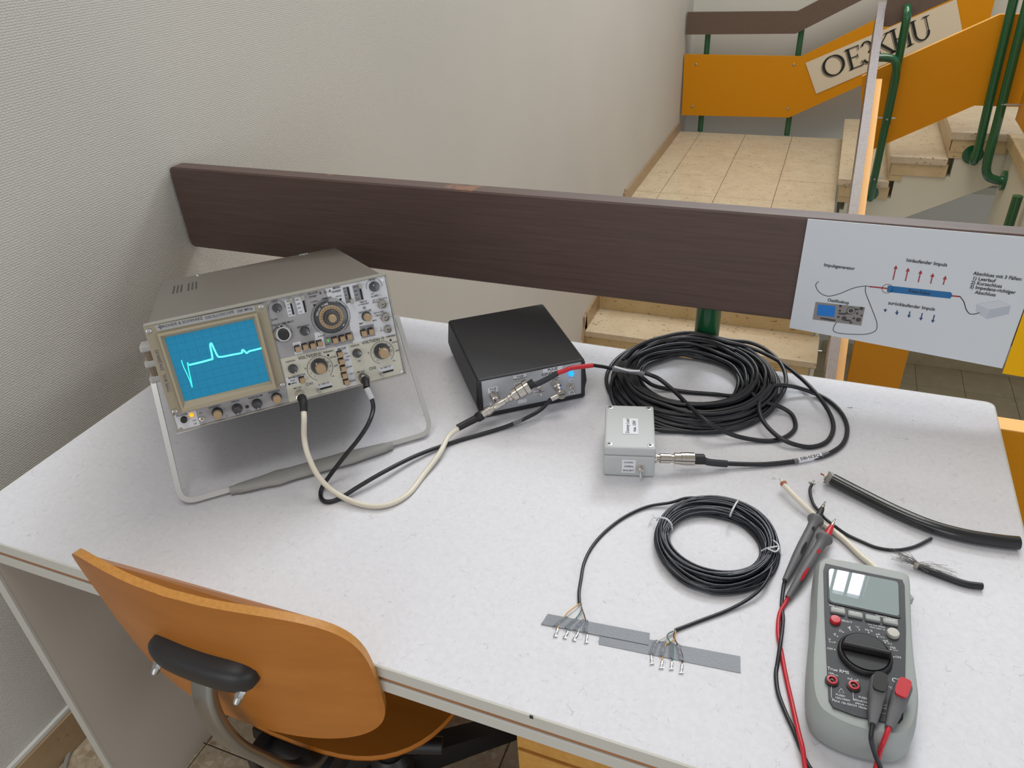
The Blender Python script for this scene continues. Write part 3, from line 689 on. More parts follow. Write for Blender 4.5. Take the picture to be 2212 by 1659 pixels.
# screen bezel: beige plate, raised tan surround, recessed glass
bz = field('screen_bezel', [(52, 345), (1415, 75), (1645, 1012), (372, 1328)], BEIGE, s3, -.003); 
field('name_strip', [(175, 330), (1290, 105), (1308, 165), (205, 395)], mat('strip_grey', (160, 160, 160), .4, metal=.2), s3, -.0036)
def ringloft(sets, m, nm):
    rings = [[s3(x, y, 0) + Vector((0, d, 0)) for x, y in pts] for pts, d in sets]; return so(nm, G(Ms).loft(rings, False), m)
o4 = [(208, 412), (1318, 180), (1535, 1015), (488, 1282)]; i4 = [(240, 432), (1292, 205), (1490, 968), (500, 1240)]; s4 = [(288, 458), (1275, 246), (1460, 940), (515, 1168)]
ringloft([(o4, -.003), (o4, -.010), (i4, -.010), (s4, -.0038)], BEIGE2, 'screen_surround')
scr = so('screen', G(Ms).flat([s3(x, y, 0) + Vector((0, -.0040, 0)) for x, y in s4]), mat('blue_screen', (4, 112, 148), .25, emit=.46))
ax, bx_, cx_, dx_ = [s3(x, y, -.0016) for x, y in s4]
def scp(u_, v_, d=-.0043):
    p = (ax * (1 - u_) + bx_ * u_) * (1 - v_) + (dx_ * (1 - u_) + cx_ * u_) * v_; return Vector((p.x, d, p.z))
g = G(Ms)
for i in range(1, 10): g.ribbon([scp(i / 10, 0), scp(i / 10, 1)], .00028, fn)
for i in range(1, 8): g.ribbon([scp(0, i / 8), scp(1, i / 8)], .00028, fn)
so('graticule', g, mat('graticule_ink', (4, 104, 138), .4, emit=.40), scr)
def tpts(P): return catmull([Vector((q.x, -.0047, q.z)) for q in [s3(x, y) for x, y in P]], 5)
tm = mat('trace_glow', (84, 255, 226), .5, emit=1.6); td = mat('trace_dim', (52, 214, 196), .5, emit=1.0)
g = G(Ms); g.ribbon([Vector((q.x, -.0047, q.z)) for q in [s3(x, y) for x, y in [(568, 760), (700, 729), (828, 694)]]], .0024, fn)
g.ribbon(tpts([(826, 696), (815, 630), (798, 545), (806, 520), (818, 530), (845, 590), (882, 662), (905, 670), (940, 668), (1040, 648), (1150, 626), (1152, 605), (1164, 592), (1185, 610), (1205, 628), (1235, 608), (1300, 592), (1368, 574)]), .0022, fn)
so('trace', g, tm, scr)
g = G(Ms); g.ribbon(tpts([(478, 705), (492, 755), (510, 800), (565, 920), (598, 1012)]), .0013, fn); g.ribbon(tpts([(545, 735), (556, 800), (570, 870), (582, 920), (598, 1012)]), .0015, fn)
g.ribbon(tpts([(545, 732), (552, 750), (566, 768)]), .002, fn)
so('trace', g, td, scr, label='thin dim falling stroke of the trace')
for x, y in ((112, 383), (1365, 110), (1605, 985), (402, 1285)):
    p = s3(x, y, 0); p.y = -.003; sc_ = so('screw', G(Ms).lathe([(.0038, 0), (.0035, .0014), (.0022, .0018), (.002, .0008)], p, fn, 16), ALU, bz, True)
# knobs
def knob(p, r, h=.012, m=KNOB, dot=True, ang=-1.57, skirt=0):
    prof = [(r, 0), (r, .002), (r * .9, .003), (r * .82, h * .8), (r * .72, h), (0.0002, h + .0004)]
    k = so('knob', G(Ms).lathe(prof, p, fn, 20), m, None, True)
    if dot: so('pointer_mark', G(Ms).box(p + Vector((cos(ang) * r * .55, -h - .0003, sin(ang) * r * .55)), (.0013, .0008, .0013)), WHITE, k)
    return k
def pxr(zr, sc_=5.53): return zr / sc_ / 1450    # enlargement radius to metres at the panel
for (x, y), r, a in (((100, 470), 52, -1.6), ((1262, 215), 62, 2.1), ((432, 745), 55, -.4), ((290, 1195), 55, -1.2), ((1055, 1010), 55, .3)):
    knob(s2(x, y), pxr(r), .010, ang=a)
for x, y in ((1100, 1255), (1322, 1200)):
    knob(s3(x, y), pxr(55, 5.185), .012)
# concentric: dark knob with tan cap (intensity, position, holdoff)
def dual(p, r, h1, rt, h2, nm='knob'):
    k = knob(p, r, h1, dot=False); c = so('knob_cap', G(Ms).lathe([(rt, h1), (rt, h1 + h2 * .9), (rt * .88, h1 + h2), (.0002, h1 + h2 + .0002)], p, fn, 18), TAN, k, True); return k
dual(s3(880, 1300), pxr(58, 5.185), .007, .0058, .009); dual(s3(1540, 1130), pxr(55, 5.185), .007, .0058, .009); dual(s2(1168, 570), pxr(58), .006, .0056, .008)
for x, y in ((605, 1165), (1352, 985)):
    p = s2(x, y); k = so('knob', G(Ms).lathe([(pxr(98), 0), (pxr(98), .004), (pxr(86), .007), (pxr(70), .011), (.0002, .0112)], p, fn, 24), KNOB, None, True)
    so('knob_cap', G(Ms).lathe([(.0074, .009), (.0074, .020), (.0066, .0212), (.0002, .0214)], p, fn, 18), TAN, k, True)
    so('pointer_mark', G(Ms).box(p + Vector((-.004, -.0100, .0070)), (.0016, .003, .0024)), WHITE, k)
# big time base dial
p = s2(740, 570); R1 = pxr(195)
k = so('time_dial', G(Ms).lathe([(R1, 0), (R1, .005), (R1 * .93, .0070), (R1 * .70, .0078)], p, fn, 36), KNOB, None, True)
so('dial_scale', G(Ms).lathe([(R1 * .72, .0076), (R1 * .70, .0084), (R1 * .42, .0088)], p, fn, 36), TAN, k, True)
so('knob', G(Ms).lathe([(R1 * .50, .0090), (R1 * .48, .0125), (R1 * .44, .014), (.0002, .0142)], p, fn, 28), KNOB, k, True)
so('knob_cap', G(Ms).lathe([(.0056, .014), (.0056, .022), (.0050, .0230), (.0002, .0232)], p, fn, 20), TAN, k, True)
g = G(Ms)
for i in range(22):
    a = 2 * PI * i / 22; g.box(p + Vector((cos(a) * R1 * .60, -.0089, sin(a) * R1 * .60)), (.0010, .0004, .0010))
so('dial_marks', g, INK, k)
so('pointer_mark', G(Ms).box(p + Vector((R1 * .60, -.0079, -R1 * .62)), (.0010, .0008, .0036), 0, Matrix.Rotation(.7, 3, 'Y')), WHITE, k)
g = G(Ms).arc(s2(745, 580, -.0008), fx, fz, pxr(222), -1.0, 4.0, .0005, fn, 40); so('dial_ring_line', g, INK)
# arcs lettering "DELAY TIME"
g = G(Ms)
for i, ch in enumerate('DELAY TIME'):
    a = 2.75 - i * .125; c = p + Vector((cos(a) * R1 * .83, -.0079, sin(a) * R1 * .83)); g.text(ch, c, (sin(a), 0, -cos(a)), (cos(a), 0, sin(a)), .0040, 'c', .02)
so('dial_lettering', g, WHITE, k)
# multi-turn vernier
p = s2(172, 770); k = so('vernier_dial', G(Ms).lathe([(pxr(108), 0), (pxr(108), .004), (pxr(98), .006), (pxr(84), .009), (pxr(70), .009)], p, fn, 28), CHROME, None, True)
so('knob', G(Ms).lathe([(pxr(66), .008), (pxr(62), .015), (pxr(52), .0162), (.0002, .0164)], p, fn, 12), BLKM, k, True)
# push buttons
def button(x, y):
    q = s2(x, y); b = so('button', G(Ms).box(q + Vector((0, -.0045, 0)), (.0072, .009, .0076), .0009), TAN)
    so('button_well', G(Ms).box(q + Vector((-.0006, -.0009, .0009)), (.0082, .0005, .0090)), SLOT, b); return b
for x, y in ((348, 958), (437, 933), (527, 918), (612, 893), (792, 853), (880, 833), (962, 810), (1135, 770), (1222, 750), (852, 1020), (870, 1105), (892, 1190), (907, 1272), (930, 1352), (402, 1328)): button(x, y)
# slide switches
def slide(a, b, h):
    A = s2(*a); B = s2(*b); d = B - A; L = d.length; mid = (A + B) / 2
    vert = abs(d.z) > abs(d.x); 
    sw = so('slide_switch', G(Ms).box((mid.x, -.0010, mid.z), ((.0026, .0012, abs(d.z)) if vert else (abs(d.x), .0012, .0024))), SLOT)
    q = s2(*h); so('slider', G(Ms).box(q + Vector((0, -.005, 0)), (.0046, .009, .0062) if vert else (.0042, .009, .0048), .0006), FRAME, sw)
slide((265, 412), (300, 548), (262, 378)); slide((412, 385), (448, 520), (405, 345)); slide((945, 222), (975, 370), (985, 385)); slide((1090, 235), (1125, 365), (1085, 205))
slide((615, 1440), (758, 1403), (600, 1450)); slide((1365, 1243), (1490, 1210), (1345, 1255))
# BNC sockets
def bnc(p, r, nm='bnc_socket', h=.008, lug=True):
    g = G(Ms).lathe([(r, 0), (r, .0025), (r * .86, .003), (r * .86, h), (r * .66, h), (r * .62, h - .004)], p, fn, 20)
    if lug: g.cyl(p + Vector((-r * 1.15, -h * .7, 0)), p + Vector((-r * .8, -h * .7, 0)), .0008, 8).cyl(p + Vector((r * .8, -h * .7, 0)), p + Vector((r * 1.15, -h * .7, 0)), .0008, 8)
    b = so(nm, g, SOCK, None, True)
    so('insulator', G(Ms).lathe([(r * .6, h - .006), (r * .3, h - .003), (.0008, h - .003)], p, fn, 16), mat('ptfe', (190, 190, 186), .5), b, True)
    so('centre_hole', G(Ms).lathe([(.0011, h - .004), (.0011, h - .0026)], p, fn, 10), SLOT, b); return b
bnc(s2(1358, 425), pxr(58)); bnc(s2(1393, 580), pxr(58)); bnc(s2(1422, 722), pxr(50), 'ground_jack', .008, False)
# LEDs, trimmers, power
for x, y in ((548, 437), (860, 368), (1457, 855), (712, 1035), (247, 1380)): so('indicator', G(Ms).lathe([(.0019, 0), (.0016, .0012), (.0004, .0016)], s2(x, y), fn, 12), BLKM, None, True)
so('indicator', G(Ms).lathe([(.0019, 0), (.0017, .0014), (.0004, .002)], s2(712, 860), fn, 12), mat('green_lamp', (70, 190, 60), .4, emit=.5), None, True, 'small green lamp')
so('power_lamp', G(Ms).lathe([(.0030, 0), (.0028, .0016), (.0020, .0026), (.0004, .0032)], s3(590, 1328), fn, 16), mat('amber_lamp', (255, 160, 12), .4, emit=1.3), None, True, 'glowing amber power lamp')
so('power_button', G(Ms).lathe([(.0045, 0), (.0044, .006), (.0038, .0070), (.0002, .0072)], s3(505, 1375), fn, 18), BLKM, None, True)
so('trimmer', G(Ms).lathe([(.0025, 0), (.0024, .001), (.0014, .001)], s3(1213, 1237), fn, 14), INK, None, True)
so('toggle', G(Ms).lathe([(.0040, 0), (.0036, .002), (.0017, .003), (.0014, .009), (.0004, .0096)], s3(705, 1372), fn, 14), METAL, None, True)
for x, y in ((472, 1490),): so('screw', G(Ms).lathe([(.003, 0), (.0026, .001)], s3(x, y), fn, 12), ALU, None, True)
for x, y in ((1355, 135), (1588, 1228)): so('screw', G(Ms).lathe([(.003, 0), (.0026, .001)], s2(x, y), fn, 12), ALU, None, True)
# printed words
INK1 = mat('panel_ink', (48, 46, 54), .6)
g = G(Ms)
def w2(t, x, y, s, al='c', wt=.012, sq=.92, dx=(1, 0, 0), dz=(0, 0, 1)): g.text(t, s2(x, y, -.0011), dx, dz, s * .80, al, wt, sq)
for t, x, y, s in (('LEVEL', 1240, 135, .0052), ('LEVEL', 75, 395, .0045), ('DELAYED', 530, 295, .0048), ('SWEEP', 530, 335, .0048), ('B', 620, 292, .0072), ('A', 732, 268, .0080), ('MAIN', 812, 228, .0058), ('SWEEP', 812, 272, .0058),
    ('TIME/DIV', 695, 355, .0050), ('UNCAL', 838, 330, .0038), ('x10 MAG', 545, 395, .0036), ('SLOPE +  -', 1290, 325, .0048), ('OUT', 1240, 303, .003), ('EXT A TRIG (CH 3)', 1330, 365, .0036), ('INPUT', 1275, 403, .0038),
    ('TIME/DIV', 1130, 398, .0040), ('A VARIABLE', 1135, 425, .0040), ('HOLDOFF', 1155, 515, .0056), ('MIN', 1108, 658, .0046), ('MAX', 1268, 620, .0038), ('EXT B TRIG', 1320, 525, .0038), ('INPUT', 1310, 560, .0038),
    ('CH1', 1135, 718, .0036), ('CH2', 1215, 703, .0036), ('DELAY TIME MULT', 175, 655, .0050), ('SEPARATION', 412, 690, .0040), ('SLOPE', 70, 610, .0042), ('X-Y', 337, 915, .0040), ('B', 428, 888, .0036), ('A INTEN', 510, 870, .0036), ('A ONLY', 635, 805, .0040), ('TRIG D', 710, 828, .0032), ('READY', 712, 905, .0034),
    ('VARIABLE', 715, 992, .0046), ('VARIABLE', 1460, 808, .0046), ('UNCAL', 768, 1058, .0040), ('UNCAL', 1508, 878, .0040), ('POSITION', 262, 1108, .0040), ('POSITION', 1032, 922, .0040), ('BANDWIDTH', 338, 1288, .0054), ('FULL', 290, 1338, .0042), ('20MHz', 300, 1370, .0042),
    ('MODE', 875, 958, .0060), ('CH1', 928, 1015, .0042), ('ADD', 950, 1050, .0040), ('CH2', 940, 1092, .0042), ('CHOP', 965, 1175, .0042), ('ALT', 998, 1255, .0042), ('QUAD', 1005, 1340, .0042), ('INV', 1085, 1105, .0038),
    ('V', 440, 1197, .0052), ('mV', 805, 1160, .0056), ('V', 1195, 1010, .0052), ('mV', 1540, 978, .0056), ('AC  GND  DC', 660, 1378, .0036), ('AC  GND  DC', 1400, 1180, .0036), ('1M\u03a9 22pF', 345, 1425, .0040), ('1M\u03a9 22pF', 1100, 1232, .0040), ('CAL', 768, 1285, .0034), ('CAL', 1500, 1100, .0034)):
    w2(t, x, y, s)
w2('VOLTS/DIV', 470, 1050, .0078, wt=.006); w2('VOLTS/DIV', 1225, 868, .0078, wt=.006); w2('CH1', 492, 1378, .0076, wt=.006); w2('CH2', 1243, 1190, .0076, wt=.006)
for tx, cx2, cy2, R in (('', 615, 1190, 148), ('', 1360, 1003, 140)):
    g.arc(s2(cx2, cy2, -.0011), fx, fz, pxr(R), -.9, 4.3, .0005, fn, 36)
    q = s2(cx2, cy2, -.0011)
    for k_, t in enumerate(('5', '10', '20', '50', '.1', '.2', '.5', '1', '2', '5')):
        a = -.55 + k_ * .50; rr_ = pxr(R) * .80; g.text(t, q + Vector((cos(a) * rr_, 0, sin(a) * rr_)), fx, fz, .0028, 'c', .01)
for k_, t in enumerate(('AC', 'LF', 'HF', 'TV', 'DC')):
    w2(t, 225 + k_ * 9, 392 + k_ * 40, .0034); w2(t, 908 + k_ * 9, 238 + k_ * 40, .0034)
for k_, t in enumerate(('INT', 'LINE', 'EXT', '\u00f710')):
    w2(t, 345 + k_ * 12, 375 + k_ * 48, .0034); w2(t, 1030 + k_ * 12, 220 + k_ * 48, .0034)
for x, y in ((680, 280), (610, 1018), (1365, 832), (1145, 470)):      # little knob symbols
    q = s2(x, y, -.0011); g.arc(q, fx, fz, .0022, 0, 2 * PI, .0004, fn, 14); g.disc(q, fx, fz, .0009, 8)
g.arc(s2(1262, 215, -.0011), fx, fz, pxr(95), -.2, 3.3, .0004, fn); g.arc(s2(100, 470, -.0011), fx, fz, pxr(90), -.2, 3.3, .0004, fn)
q = s2(1350, 745, -.0011); g.ribbon([q, q + Vector((0, 0, .006))], .0004, fn); g.ribbon([q - fx * .003, q + fx * .003], .0004, fn)
def w3(t, x, y, s, al='c', wt=.01, d=-.0011, dx=(1, 0, 0), dz=(0, 0, 1), sq=1.0): g.text(t, s3(x, y, d), dx, dz, s * .74, al, wt, sq)
for t, x, y, s in (('POWER', 485, 1330, .0058), ('ON', 622, 1392, .0036), ('OFF', 632, 1428, .0036), ('INTENSITY', 850, 1238, .0046), ('FOCUS', 1080, 1178, .0046), ('TRACE', 1222, 1282, .0032), ('ROTATION', 1228, 1305, .0032), ('SCALE ILLUM', 1305, 1128, .0046), ('POSITION', 1515, 1070, .0050), ('CAL', 735, 1437, .0038), ('10V', 690, 1310, .0036), ('A', 957, 1262, .0036), ('B', 985, 1340, .0036)): w3(t, x, y, s)
so('panel_lettering', g, INK1)['kind'] = 'stuff'
g = G(Ms)
w3('ROHDE & SCHWARZ', 490, 291, .0072, d=-.0042, sq=1.03); w3('OSCILLOSCOPE', 903, 208, .0072, d=-.0042, sq=1.03); w3('100 MHz', 1182, 152, .0076, d=-.0042, sq=1.05)
q = s3(240, 345, -.0042); g.arc(q, fx, fz, .0022, 0, 2 * PI, .0007, fn, 4); g.ribbon([q - fx * .0036, q + fx * .0036], .0006, fn); g.ribbon([q - fz * .0036, q + fz * .0036], .0006, fn)
w3('TYPE BOL   374.2000.02', 268, 838, .0080, d=-.0034, dx=(0, 0, 1), dz=(-1, 0, 0), wt=.01, sq=1.02)
so('maker_lettering', g, mat('plate_ink', (84, 84, 96), .5))['kind'] = 'stuff'
# handle: hubs, arms, foot bar, grip
hg = osc
for sg in (-1, 1):
    hb_ = G(Ms)
    xo = sg * (hw + .010)
    hub = so('handle_hub', G(Ms).box((xo, .118, .082), (.020, .036, .058), .004), mat('hub_bronze', (112, 96, 74), .5) if sg < 0 else STRAP, None)
    for k_ in range(3 if sg < 0 else 0): so('hub_rib', G(Ms).box((sg * (hw + .013), .116, .058 + k_ * .024), (.024, .034, .011), .003), mat('hub_grey', (176, 176, 172), .4), hub)
    so('hub_disc', G(Ms).lathe([(.024, 0), (.024, .006), (.02, .009)], (sg * (hw + .004), .125, .080), (sg, 0, 0), 24), STRAP, hub, True)
HL, HR = dk(393, 1088, .006), dk(933, 934, .006)
L0 = Ms @ Vector((-hw - .021, .108, .060)); R0 = Ms @ Vector((hw + .021, .092, .070))
hd = (HR - HL).normalized()
HLc = HL + Z * .0; HRc = HR + Z * .0
def corner(a, c, b, r=.022, n=7):
    a = Vector(a); b = Vector(b); c = Vector(c); p0 = c + (a - c).normalized() * r; p1 = c + (b - c).normalized() * r
    return [p0 * (1 - t) ** 2 + c * 2 * t * (1 - t) + p1 * t * t for t in [i / n for i in range(n + 1)]]
path = [L0, L0 * .5 + HLc * .5] + corner(L0, HLc, HRc) + [HLc * .5 + HRc * .5] + corner(HLc, HRc, R0) + [R0 * .5 + HRc * .5, R0]
so('handle_bar', G().tube(path, .0052, 4, flat=(1.0, .8)), mat('handle_aluminium', (196, 196, 196), .32, metal=.55), None, False)
ga, gb = dk(497, 1060, .007), dk(848, 962, .007)
n = 40; rings = []
gd = (gb - ga).normalized(); gs_ = Z.cross(gd)
for i in range(n + 1):
    t = i / n; wv = .0110 + .0135 * (sin(PI * min(1, max(0, (t - .02) / .96))) ** .5) + .0022 * math.exp(-((t - .25) / .03) ** 2) * 0
    if t < .04 or t > .96: wv = .010
    bulge = .003 * math.exp(-((t - .28) / .05) ** 2) + .002 * math.exp(-((t - .72) / .06) ** 2)
    hh_ = .0066; c = ga + (gb - ga) * t; c.z = DZ + .0068
    rings.append([c + gs_ * ((wv * .62 + bulge) * cos(a)) + Z * hh_ * sin(a) for a in [2 * PI * k / 14 for k in range(14)]])
so('handle_grip', G().loft(rings), GRIP, None, True)

# ================================================================== PULSE GENERATOR
py_ = .658; PW, PH, PD = .1841, .0732, .2183
pu_ = Vector((cos(py_), sin(py_), 0)); pb_ = Vector((-sin(py_), cos(py_), 0)); P0 = Vector((-.3865, .9804, DZ + .001))
Mp = frame(P0, pu_, pb_, Z); PM = Mp.inverted()
pg = thing('pulse_generator', 'black plastic instrument case with grey front panel and blue lamp', 'pulse generator', P0 + pb_ * PD / 2)
def po(name, g, m, parent=None, smooth=False, label=None): return ob(name, g, m, parent or pg, smooth, label)
def prof(s, ex=0.0):
    w_ = PW / 2 * s; b = .004 * s
    return [(-w_ + .004, 0), (w_ - .004, 0), (w_, PH * .10), (w_ + .0045, PH * .40), (w_, PH * .97), (w_ - .003, PH), (-w_ + .003, PH), (-w_, PH * .97), (-w_ - .0045, PH * .40), (-w_, PH * .10)]
rings = [[(x * .985, y_, PH * .5 + (z - PH * .5) * .985) for x, z in prof(1)] if e else [(x, y_, z) for x, z in prof(1)] for y_, e in ((0, 1), (.002, 0), (PD - .002, 0), (PD, 1))]
po('case', G(Mp).loft(rings), BLACK)
g = G(Mp)
for sgn in (-1, 1): g.box((sgn * (PW / 2 + .0038), PD / 2, PH * .40), (.0014, PD - .02, .0012))
po('seam', g, SLOT)
po('front_panel', G(Mp).box((0, -.0006, PH / 2 + .002), (PW - .012, .0016, PH - .010)), mat('satin_panel', (178, 181, 187), .38, metal=.2))
g = G(Mp)
for sgn in (-1, 1): g.box((sgn * (PW / 2 - .0035), -.0015, PH / 2), (.006, .005, PH - .004), .001)
g.box((0, -.0015, .0035), (PW - .006, .005, .006), .001); g.box((0, -.0008, PH - .0016), (PW - .006, .003, .0026), .0006)
po('bezel', g, BLACK)
def zb(x, y): return (x / 6.506 + 960, y / 6.506 + 760)
def pz(x, y, d=0.0): 
    q = PM @ at_p(*zb(x, y), P0 - pb_ * d, pb_); q.y = -d; return q
def plabel(x, y, w_, h_, lines, s):
    c = pz(x, y, .0015)
    l = po('label', G(Mp).box((c.x, -.0017, c.z), (w_, .0006, h_)), PAPER)
    g = G(Mp)
    for i, t in enumerate(lines): g.text(t, (c.x, -.0022, c.z + (len(lines) - 1) * s * .5 - i * s), fx, fz, s, 'c', .02, .92)
    if lines: po('label_text', g, INK, l)
for x, y, w_, h_, ls, sz in ((681, 535, .0167, .0096, ['PULSE', 'OUT'], .0046), (1062, 357, .0226, .0092, ['PULSE', 'FREQUENCY'], .0044), (1520, 266, .0335, .0140, ['PULSE', 'GENERATOR'], .0070), (1550, 370, .0168, .0058, ['TRIGGER'], .0044), (1782, 405, .0078, .0054, ['ON'], .0042), (1785, 565, .0098, .0058, ['OFF'], .0042), (1327, 565, .0182, .0062, ['INVERTED'], .0042), (999, 459, .0050, .0052, ['2'], .0042), (1056, 443, .0048, .0052, ['1'], .0042), (1112, 434, .0064, .0052, ['0.5'], .0040), (1095, 695, .0150, .0068, [], .004), (653, 738, .0038, .0062, [], .004)):
    plabel(x, y, w_, h_, ls, sz)
# fix heights of the big title label
po('blue_lamp', G(Mp).lathe([(.0048, 0), (.0046, .003), (.0034, .0055), (.0004, .0068)], pz(1778, 300, .001), fn, 16), mat('blue_led', (10, 130, 255), .3, emit=2.2), None, True, 'glowing blue lamp')
def toggle(M_, par, p, tip, mk):
    t = mk('toggle_switch', G(M_).lathe([(.0058, 0), (.0058, .0018), (.0044, .002), (.0044, .006), (.0036, .0064)], p, fn, 6), METAL, par, True)
    mk('lever', G(M_).lathe([(.0013, 0), (.0018, .010), (.0012, .0125)], p + Vector((0, -.005, 0)), tip, 10), CHROME, t, True)
toggle(Mp, pg, pz(1775, 475, .001), (.12, -.7, -.65), po); toggle(Mp, pg, pz(1315, 490, .001), (.1, -.7, -.65), po); toggle(Mp, pg, pz(1055, 500, .001), (-.1, -.7, .3), po)
def bnc2(M_, p, mk, par=None, r=.0063):
    return mk('bnc_socket', G(M_).lathe([(r * 1.15, 0), (r * 1.15, .002), (r, .0022), (r, .009), (r * .7, .009)], p, fn, 20), METAL, par, True)
bnc2(Mp, pz(690, 610, .0012), po); bnc2(Mp, pz(1548, 425, .0012), po)

# ================================================================== DUMMY LOAD BOX
dy_ = .249; DW, DH, DD = .0731, .0524, .1083
du = Vector((cos(dy_), sin(dy_), 0)); db = Vector((-sin(dy_), cos(dy_), 0)); D0 = Vector((-.1907, .8519, DZ + .0005))
Md = frame(D0, du, db, Z); DM = Md.inverted()
dl = thing('dummy_load_box', 'small light grey plastic box with Dummy Load label beside the big coil', 'box', D0 + db * DD / 2)
def do(name, g, m, parent=None, smooth=False, label=None): return ob(name, g, m, parent or dl, smooth, label)
do('body', G(Md).box((0, DD / 2, DH * .36), (DW, DD, DH * .72 - .0008), .003), GREYBOX)
lid = do('lid', G(Md).box((0, DD / 2, DH * .86), (DW, DD, DH * .28), .003), GREYBOX)
for sx_ in (-1, 1):
    for yy in (.0075, DD - .0075):
        c = Vector((sx_ * (DW / 2 - .0075), yy, DH - .0006)); s_ = do('screw', G(Md).lathe([(.0044, 0), (.0042, .0012), (.0028, .0014)], c, fz, 16), ALU, lid, True)
        do('screw_cross', G(Md).box(c + fz * .0016, (.0046, .0010, .0006), 0, Matrix.Rotation(.7, 3, 'Z')).box(c + fz * .0016, (.0010, .0046, .0006), 0, Matrix.Rotation(.7, 3, 'Z')), INK, lid)
def dtop(px, py): return DM @ at_z(px, py, D0.z + DH)
a = dtop(1362, 921); l = do('label', G(Md).box((a.x, a.y, DH + .0004), (.0225, .039, .0006)), PAPER)
g = G(Md).text('Dummy Load', (a.x - .0045, a.y, DH + .0009), (0, 1, 0), (-1, 0, 0), .0074, 'c', .012, .9); g.text('max. 10W', (a.x + .0055, a.y, DH + .0009), (0, 1, 0), (-1, 0, 0), .0074, 'c', .012, .9)
do('label_text', g, INK, l)
def dfr(px, py): q = DM @ at_p(px, py, D0, db); q.y = 0; return q
a = dfr(1358, 1007); l = do('label', G(Md).box((a.x, -.0003, a.z), (.0195, .0006, .0235)), PAPER)
g = G(Md)
for i, t in enumerate(('LOAD', 'OPEN', 'SHORT')): g.text(t, (a.x, -.0008, a.z + .0075 - i * .0075), fx, fz, .0040, 'c', .02, 1.25)
do('label_text', g, INK, l)
toggle(Md, dl, dfr(1384, 1011), (0, -.45, -.9), do)

# ================================================================== MULTIMETER
zo6 = lambda x, y: (x / 3.4625 + 1700, y / 3.4625 + 1180)
dm = thing('multimeter', 'grey handheld digital multimeter with dark face lying at the right front of the desk', 'multimeter', dk(1865, 1420, 0))
def mo(name, g, m, parent=None, smooth=False, label=None): return ob(name, g, m, parent or dm, smooth, label)
out6 = [(262, 116), (222, 145), (203, 200), (187, 420), (181, 600), (160, 830), (152, 1000), (158, 1150), (182, 1255), (235, 1335), (370, 1420), (560, 1490), (740, 1522), (850, 1520), (915, 1480), (950, 1410), (970, 1300), (973, 1150), (948, 950), (925, 700), (915, 400), (908, 290), (878, 238), (720, 199), (480, 152)]
oc = [at_z(*zo6(x, y), DZ + .028) for x, y in out6]; oc = catmull(oc + [oc[0]], 3)[:-1]
cen = sum(oc, Vector()) / len(oc)
def ring(s, z): return [Vector((cen.x + (p.x - cen.x) * s, cen.y + (p.y - cen.y) * s, DZ + z)) for p in oc]
mo('holster', G().loft([ring(.93, .001), ring(.985, .006), ring(1.0, .018), ring(1.0, .028), ring(.975, .038), ring(.93, .0435), ring(.86, .0445)]), DMMG, None, True)
FZ = DZ + .0448
def m6(x, y, z=.0): return at_z(*zo6(x, y), FZ + z)
mu_ = (m6(785, 575) - m6(380, 490)).normalized(); mv = Z.cross(mu_)
fpts = [(285, 135), (500, 184), (860, 258), (878, 300), (888, 640), (882, 1000), (865, 1300), (840, 1328), (700, 1318), (510, 1275), (345, 1212), (312, 1155), (298, 900), (280, 500), (272, 180)]
mo('face_plate', G().prism([m6(x, y) for x, y in fpts], (0, 0, .0016)), DMMD)
for pts, h_, m_, nm in (([(298, 190), (301, 172), (310, 162), (325, 161), (815, 252), (833, 259), (843, 270), (847, 290), (853, 515), (851, 531), (843, 539), (830, 539), (345, 434), (325, 427), (312, 416), (305, 395)], .0026, BLKM, 'display_frame'),):
    fr_ = mo(nm, G().prism([m6(x, y, .0016) for x, y in pts], (0, 0, .0010)), m_)
glass = mo('display_window', G().prism([m6(x, y, .0026) for x, y in [(313, 190), (317, 176), (328, 170), (340, 170), (805, 262), (820, 267), (829, 276), (832, 290), (838, 500), (836, 514), (828, 521), (815, 520), (350, 420), (333, 413), (323, 403), (318, 388)]], (0, 0, .0004)), mat('meter_display', (140, 152, 152), .0, spec=.6), fr_)
MINK = mat('meter_print', (200, 202, 205), .6)
for (x, y), t in (((380, 485), 'RANGE'), ((510, 514), 'REL/PC'), ((640, 542), ''), ((772, 568), 'LIGHT')):
    c = m6(x, y, .0028); b_ = mo('button', G().box(c, (.0150, .0072, .0044), .0012, Matrix((mu_, mv, Z)).transposed()), DMMG)
    if t: mo('button_text', G().text(t, c + Z * .0024 + mv * .001, mu_, mv, .0034, 'c', .015), WHITE, b_)
mo('select_button', G().lathe([(.0056, 0), (.0056, .003), (.0048, .0042), (.0002, .0045)], m6(360, 560, .0014), Z, 20), RED, None, True, 'round red button')
mo('round_button', G().lathe([(.0064, 0), (.0064, .003), (.0056, .0042), (.0002, .0045)], m6(790, 660, .0014), Z, 20), mat('meter_button_grey', (176, 174, 166), .5), None, True)
# rotary selector
c = m6(580, 815, .0014); R_ = (m6(785, 830) - m6(375, 750)).length / 2
dial = mo('dial', G().lathe([(R_, 0), (R_, .003), (R_ * .95, .005), (R_ * .90, .0055), (R_ * .86, .0035), (.0002, .0035)], c, Z, 40), BLKM, None, True)
rb = Matrix((mu_, mv, Z)).transposed()
mo('dial_grip', G().box(c + Z * .008, (R_ * 1.75, .0052, .012), .0018, rb), BLKM, dial)
for sg, nm in ((1, 'dial_wing'), (-1, 'dial_wing')):
    P_ = [c + mu_ * (R_ * .80 * cos(a)) + mv * sg * (.0042 + R_ * .70 * sin(a)) for a in [PI * k / 14 for k in range(15)]]
    mo(nm, G().prism([p + Z * .0034 for p in P_], (0, 0, .0030)), mat('dial_charcoal', (27, 28, 31), .5, spec=.3), dial)
